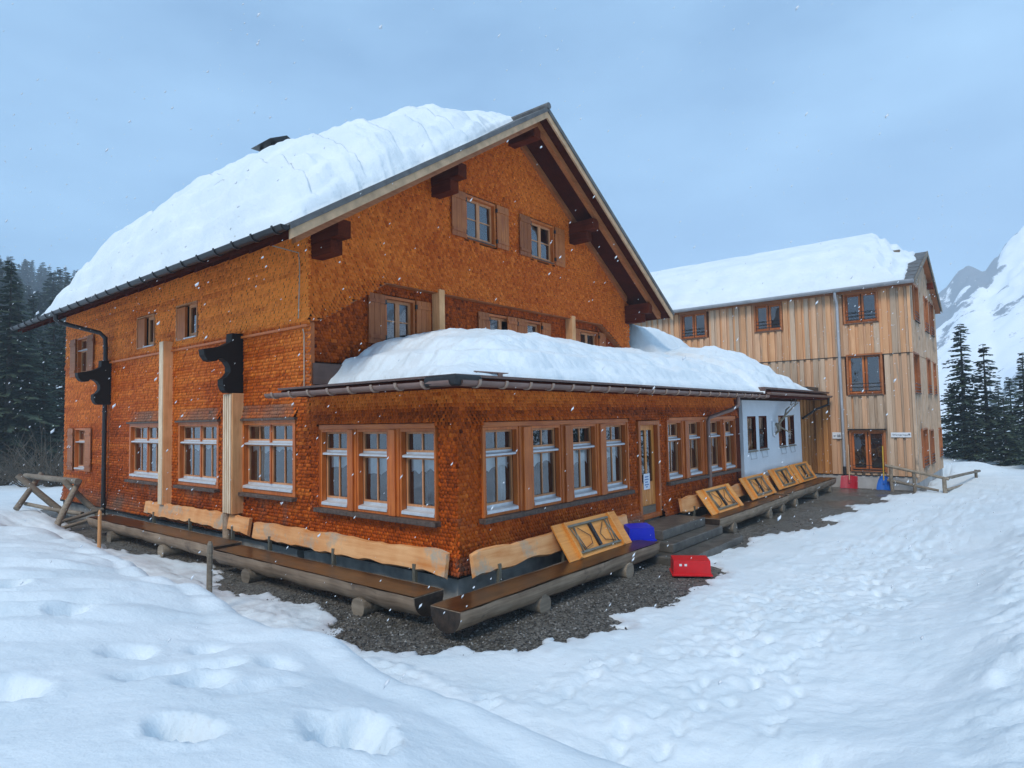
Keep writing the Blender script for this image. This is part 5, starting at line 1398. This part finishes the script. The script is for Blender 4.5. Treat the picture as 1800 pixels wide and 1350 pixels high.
# trestle barrier of crossed poles at the far end of the long wall
t = thing('trestle_barrier', 'barrier of crossed grey poles at the far end of the chalet', 'barrier', (-1.0, 16.5, GZ)); ORIGIN[t.name] = (-1.0, 16.5, GZ)
def pole(a, b, r=.075, name='pole'):
    a, b = Vector(a), Vector(b); m = (a + b) / 2 + Vector((random.uniform(-.02, .02), random.uniform(-.02, .02), random.uniform(-.02, .02)))
    return MB().tube([a, m, b], [r * 1.05, r, r * .92], 10, .03).build(name, 'rail', t, smooth=True, angle=50)
pole((-1.55, 13.9, -.42), (-.62, 14.9, .98), .085); pole((-.05, 14.6, -.2), (-1.0, 14.95, 1.0), .085)
pole((-1.50, 17.6, .05), (-.70, 18.3, 1.05), .085); pole((-.30, 17.5, -.2), (-1.35, 18.2, 1.05), .10)
pole((-.78, 14.5, .98), (-1.02, 18.7, 1.0), .085, 'rail'); pole((-1.4, 14.1, -.1), (-.15, 14.4, .12), .05, 'brace'); pole((-1.35, 14.0, -.25), (-.2, 14.2, -.02), .05, 'brace'); pole((-.5, 15.0, -.02), (-1.2, 17.9, .16), .06, 'brace')

for label, x, y, z1, r, mat in (('grey wooden stake standing in the trodden snow beside the long bench', -2.42, 2.98, .74, .045, 'rail'), ('thin yellow stake in the snow near the trestle barrier', -2.2, 8.35, .80, .035, 'pale_post')):
    g = ground_at(x, y)
    s = thing('wooden_stake', label, 'stake', (x, y, g)); ORIGIN[s.name] = (x, y, g)
    MB().tube([(x, y, g - .3), (x + .01, y, z1 - .05), (x + .012, y, z1)], [r, r, r * .5], 8, .04).build('stake', mat, s)
    if mat == 'pale_post': MB().tube([(x, y, z1 - .06), (x + .05, y - .03, z1 + .02), (x - .12, y + .06, z1 + .04)], .02, 6).build('hook', 'rail', s, True)

# pole railing at the corner of the timber building
t = thing('pole_railing', 'rough pole railing sloping down past the corner of the timber building', 'railing', (19.9, -3.5, GZ)); ORIGIN[t.name] = (19.9, -3.5, GZ)
pole((19.95, -2.78, -.5), (19.95, -2.76, .58), .06, 'post'); pole((19.95, -3.48, -.5), (19.95, -3.46, .40), .055, 'post'); pole((19.9, -4.40, -.5), (19.9, -4.38, .20), .07, 'post')
pole((19.93, -2.58, .56), (19.9, -4.52, .14), .055, 'rail'); pole((19.97, -2.62, .02), (19.95, -4.2, -.28), .05, 'rail')
pole((20.0, -4.40, .14), (27.5, -4.95, -.12), .055, 'rail'); pole((20.0, -4.42, -.25), (25.5, -4.75, -.48), .05, 'rail'); pole((26.5, -4.90, -.9), (26.5, -4.88, .0), .06, 'post')

# ================================================================== spruces
def spruce_mesh(H, seed, spread=.19, dens=1.0, bare=.05):
    rg = np.random.default_rng(seed); T = []; tone = []
    nW = int(H / (.30 / dens)); R = H * spread
    for wi in range(nW):
        f = (wi + rg.uniform(-.3, .3)) / nW
        z = H * (bare + (1 - bare) * .985 * f)
        r = R * (1 - f) ** .85 * rg.uniform(.72, 1.18) + .10
        nb_ = rg.integers(5, 8)
        a0 = rg.uniform(0, 6.28)
        for b in range(nb_):
            a = a0 + 6.283 * b / nb_ + rg.normal(0, .22); rr = r * rg.choice([.45, .7, .9, 1.0, 1.25]) * rg.uniform(.85, 1.15); z0_ = z; z = z + rg.normal(0, .10)
            
            ca, sa = math.cos(a), math.sin(a)
            droop = rg.uniform(.22, .50) * (1 - .5 * f) - .45 * max(0, f - .75)
            k = max(3, int(rr / .20))
            for s in range(k):
                u = (s + .55) / k; d = rr * u
                zz = z - droop * d + .25 * droop * rr * u * u
                ln = (.16 + .34 * rr * (1 - u) ** .7 * .55 + .05) * rg.uniform(.7, 1.3)
                for side in (-1, 1):
                    an = a + side * rg.uniform(.55, 1.05); dx, dy = math.cos(an) * ln, math.sin(an) * ln
                    px, py = ca * d, sa * d; wd = .08 + .08 * rg.random()
                    nx, ny = -math.sin(an) * wd, math.cos(an) * wd
                    dz = -ln * rg.uniform(.10, .55)
                    T.append(((px, py, zz), (px + dx * .5 + nx, py + dy * .5 + ny, zz + dz * .45 + .02), (px + dx, py + dy, zz + dz), (px + dx * .5 - nx, py + dy * .5 - ny, zz + dz * .5 - .05)))
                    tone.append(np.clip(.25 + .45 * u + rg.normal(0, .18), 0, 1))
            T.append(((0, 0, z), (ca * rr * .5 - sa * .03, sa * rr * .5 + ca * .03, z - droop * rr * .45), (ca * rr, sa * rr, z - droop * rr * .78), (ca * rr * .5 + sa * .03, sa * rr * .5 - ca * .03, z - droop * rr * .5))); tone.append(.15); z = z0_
    V = np.array(T).reshape(-1, 3); n = len(T)
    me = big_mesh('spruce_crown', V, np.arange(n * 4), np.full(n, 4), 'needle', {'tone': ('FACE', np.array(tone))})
    tr = MB().tube([(0, 0, -1.5), (0, 0, H * .5), (0, 0, H * .98)], [H * .016 + .03, H * .010 + .02, .012], 7).mesh('spruce_trunk', 'bark', True)
    return me, tr
SPR = [spruce_mesh(13, 301, .20, 1.15), spruce_mesh(12, 302, .24, 1.05), spruce_mesh(15, 303, .185, 1.2), spruce_mesh(10, 304, .26, 1.2)]
HS = [13, 12, 15, 10]
def spruce(i, x, y, z, h, label, group, rz):
    o = thing('spruce_tree', label, 'tree', (x, y, z), group); k = h / HS[i]
    o.scale = (k, k, k); o.rotation_euler = (random.uniform(-.02, .02), random.uniform(-.02, .02), rz)
    link('crown', SPR[i][0], o); link('trunk', SPR[i][1], o)
    return o
def polar(az, d): return -7.15 + d * math.cos(math.radians(az)), -7.01 + d * math.sin(math.radians(az))
# right of the timber building: px -> azimuth about 39.4 - atan((px-900)/1122)
RT = [(4.15, 47, 12.2, 0, 'tall pointed spruce closest to the corner of the timber building'), (2.75, 46, 10.8, 1, 'second spruce with long drooping boughs, lower than its neighbour'),
      (0.75, 44, 10.0, 2, 'spruce cut by the edge of the picture, boughs spread wide'), (4.9, 49, 8.6, 3, 'short spruce half hidden behind the timber building corner'),
      (1.9, 42, 7.4, 3, 'low bushy spruce between two taller ones above the snowbank'), (3.45, 44, 7.6, 1, 'low dark spruce in the gap under the two tall ones'),
      (0.0, 40, 7.4, 3, 'low spruce at the very edge above the snowbank'), (1.3, 52, 9.0, 0, 'slim spruce set back behind the low bushy one'), (-1.2, 45, 9.5, 1, 'spruce just past the picture edge'), (2.2, 56, 8.8, 2, 'thin spruce standing farther back in the gap')]
for az, d, h, i, lab in RT:
    x, y = polar(az, d); spruce(i, x, y, -4.2, h, lab, 'spruces beside the timber building', random.uniform(0, 6))
rt = random.Random(9)
for k in range(11):
    az = 73.6 + 6.0 * (k + rt.random()) / 11; d = rt.uniform(45, 62); x, y = polar(az, d)
    spruce(rt.randrange(4), x, y, ground_at(x, y) - .3, rt.uniform(8.5, 13.5), 'dark spruce at the near edge of the forest behind the chalet', 'near spruces behind the chalet', rt.uniform(0, 6))
for k in range(36):
    az = 73.4 + 6.4 * (k + rt.random()) / 36; d = rt.uniform(110, 190); x, y = polar(az, d)
    spruce(rt.randrange(4), x, y, ground_at(x, y) - .5, rt.uniform(12, 18), 'hazy tall spruce in the middle of the forest slope', 'hazy spruces on the slope', rt.uniform(0, 6))
for k in range(52):
    az = 73.2 + 6.6 * (k + rt.random()) / 52; d = rt.uniform(270, 350); x, y = polar(az, d)
    spruce(rt.randrange(4), x, y, ground_at(x, y) - .5, rt.uniform(17, 24), 'pale blue far spruce on the skyline behind the chalet', 'far spruces on the skyline', rt.uniform(0, 6))
# unseen spruces added behind the viewer, kept low, to darken reflections in the panes
_fv, _fl, _ft, _n0 = [], [], [], 0
for k in range(22):
    az = rt.uniform(98, 158) if k % 2 else rt.uniform(-62, -7); d = rt.uniform(34, 62); x, y = polar(az, d)
    i = rt.randrange(4); me = SPR[i][0]; nv = len(me.vertices); sc_ = rt.uniform(5.5, 8.5) / HS[i]
    v = np.empty(nv * 3, np.float32); me.vertices.foreach_get('co', v); v = v.reshape(-1, 3)[: nv] * sc_
    a = rt.uniform(0, 6.28); v = np.c_[v[:, 0] * math.cos(a) - v[:, 1] * math.sin(a) + x, v[:, 0] * math.sin(a) + v[:, 1] * math.cos(a) + y, v[:, 2] + ground_at(x, y) - .5]
    tn = np.empty(len(me.polygons), np.float32); me.attributes['tone'].data.foreach_get('value', tn)
    lp = np.empty(len(me.loops), np.int32); me.loops.foreach_get('vertex_index', lp)
    _fv.append(v); _fl.append(lp + _n0); _ft.append(tn); _n0 += nv
fw_ = link('forest', big_mesh('forest', np.concatenate(_fv), np.concatenate(_fl), np.full(len(np.concatenate(_ft)), 4), 'needle', {'tone': ('FACE', np.concatenate(_ft))}))
tag(fw_, 'unseen dark spruces added behind the viewer for reflections in the panes', kind='stuff')
# bare bushes at the foot of the forest
def bush_mesh(seed):
    rg = random.Random(seed); mb = MB()
    for _ in range(46):
        a = rg.uniform(0, 6.28); l = rg.uniform(1.2, 2.6); e = rg.uniform(.2, 1.1); p = Vector((rg.uniform(-.2, .2), rg.uniform(-.2, .2), 0)); d = Vector((math.cos(a) * e, math.sin(a) * e, rg.uniform(.4, 1.0))).normalized()
        P = [p]
        for s in range(3): d = (d + Vector((rg.uniform(-.25, .25), rg.uniform(-.25, .25), rg.uniform(-.25, .1)))).normalized(); p = p + d * l / 3; P.append(p)
        mb.tube(P, [.022, .016, .011, .005], 4, cap=False)
        for s in (1, 2): mb.tube([P[s], P[s] + Vector((rg.uniform(-.5, .5), rg.uniform(-.5, .5), rg.uniform(.0, .5)))], [.010, .003], 3, cap=False)
    return mb.mesh('bare_twigs', 'brush')
BM = bush_mesh(5)
for k, (az, d) in enumerate(((76.4, 40), (74.8, 39), (77.9, 42), (75.6, 43))):
    x, y = polar(az, d); o = thing('bare_bush', 'leafless bush at the foot of the forest beside the chalet wall', 'bush', (x, y, ground_at(x, y) - .1), 'bare bushes at the forest edge'); o.rotation_euler = (0, 0, k * 1.7); o.scale = (1.3, 1.3, 1.1 + .2 * k)
    link('twigs', BM, o)

# ================================================================== mountain in the haze
def mountain(X, Y):
    d = np.hypot(X + 7, Y + 7); az = np.degrees(np.arctan2(Y + 7, X + 7))
    s = np.clip((d - 130) / (330 - 130), 0, 1)
    crest = .46 * np.interp(az, [-40, -25, -12, -4, -1, .5, 1.6, 3.0, 3.9, 4.6, 5.3, 6.5, 12, 22, 30], [180, 185, 185, 178, 172, 163, 150, 131, 130, 124, 112, 100, 70, 30, 0])
    h = -11 + (crest + 11 + 8 * fbm(X * .024, Y * .024, 401, 5, .55) * s) * (.38 * s + .62 * s ** 2.0)
    h = h + 5 * np.exp(-((d - 205 - 7 * (az - 3)) / 22) ** 2) * sstep(3.6, 1.5, az) * (1 + fbm(X * .04, Y * .04, 411, 4))
    h = h + (4 * fbm(X * .06, Y * .06, 405, 5, .6) - 5 * np.abs(fbm(X * .045, Y * .09, 407, 4, .55))) * s * s + np.where(d > 330, -(d - 330) * .9, 0)
    rock = (.62 * sstep(.62, .88, s)) * (.40 + 1.5 * fbm(X * .04, Y * .06, 421, 4)) + .48 * np.exp(-((d - 201 - 7 * (az - 3)) / 8) ** 2) * sstep(3.6, 2.2, az) * (.7 + fbm(X * .06, Y * .06, 425, 3))
    return h, rock
mx_, my_ = np.meshgrid(np.linspace(110, 420, 300), np.linspace(-215, 165, 340))
mh, mr_ = mountain(mx_, my_)
mx_, my_, mh = mx_ * 2.2, my_ * 2.2, mh * 2.2
mo = link('mountain', grid_mesh('mountain', mx_, my_, mh, 'mountain', {'rock': ('POINT', mr_.ravel())}))
tag(mo, 'snowy mountainside with grey rocks fading into the haze', kind='structure')
for k in range(34):
    az = rt.uniform(.3, 5.0); d = rt.uniform(135, 205); x, y = polar(az, d)
    z = float(mountain(np.array([[x]]), np.array([[y]]))[0][0, 0]) * 2.2; x, y = x * 2.2, y * 2.2
    spruce(rt.randrange(4), x, y, z - .5, rt.uniform(7, 12), 'tiny distant conifer on the snowy mountainside', 'far conifers on the mountainside', rt.uniform(0, 6))

# ================================================================== falling snow
def flakes():
    n = 2400; rg = np.random.default_rng(77)
    P = np.empty((0, 3))
    F_ = np.array(_F); R_ = np.array(_R); U_ = np.array(_U); C_ = np.array(CAM)
    while len(P) < n:
        q = np.c_[rg.uniform(-6.5, 16, 4000), rg.uniform(-6.5, 14, 4000), rg.uniform(-.2, 9, 4000)]
        free = ~((q[:, 0] > -.9) & (q[:, 1] > -1.0)) & (np.linalg.norm(q - C_, axis=1) > 3.2)
        P = np.r_[P, q[free]]
    P = P[:n]
    base = np.array([(1, 0, 0), (0, 1, 0), (-1, 0, 0), (0, -1, 0), (0, 0, 1), (0, 0, -1)], float)
    r = rg.uniform(.004, .009, n) * rg.choice([1, 1, 1, 1.4], n)
    V = base[None] * r[:, None, None] * rg.uniform(.6, 1.4, (n, 6, 1)); V[:, :, 2] *= 1.8
    sh = V[:, :, 2].copy(); V[:, :, 0] += .45 * sh; V[:, :, 1] -= .45 * sh
    V = V + P[:, None]
    Fc = np.array([(0, 1, 4), (1, 2, 4), (2, 3, 4), (3, 0, 4), (1, 0, 5), (2, 1, 5), (3, 2, 5), (0, 3, 5)])
    L = (Fc[None] + (np.arange(n) * 6)[:, None, None]).ravel()
    return big_mesh('falling_snow', V.reshape(-1, 3), L, np.full(n * 8, 3), 'white')
fs = link('falling_snow', flakes()); tag(fs, 'snowflakes drifting down in front of the houses', kind='stuff')

# ================================================================== haze
hz = MB().box(-300, 1300, -700, 620, -75, 312).build('haze', None)
hm = bpy.data.materials.new('haze_air'); hm.use_nodes = True; hn = hm.node_tree; hn.nodes.clear()
ho = hn.nodes.new('ShaderNodeOutputMaterial'); hv = hn.nodes.new('ShaderNodeVolumePrincipled')
hv.inputs['Color'].default_value = (0.78, 0.9, 1.0, 1); hv.inputs['Density'].default_value = 0.0009; hv.inputs['Anisotropy'].default_value = 0.0
hn.links.new(hv.outputs[0], ho.inputs['Volume'])
hz.data.materials.append(hm)
tag(hz, 'thin snowy haze in the mountain air', kind='stuff')
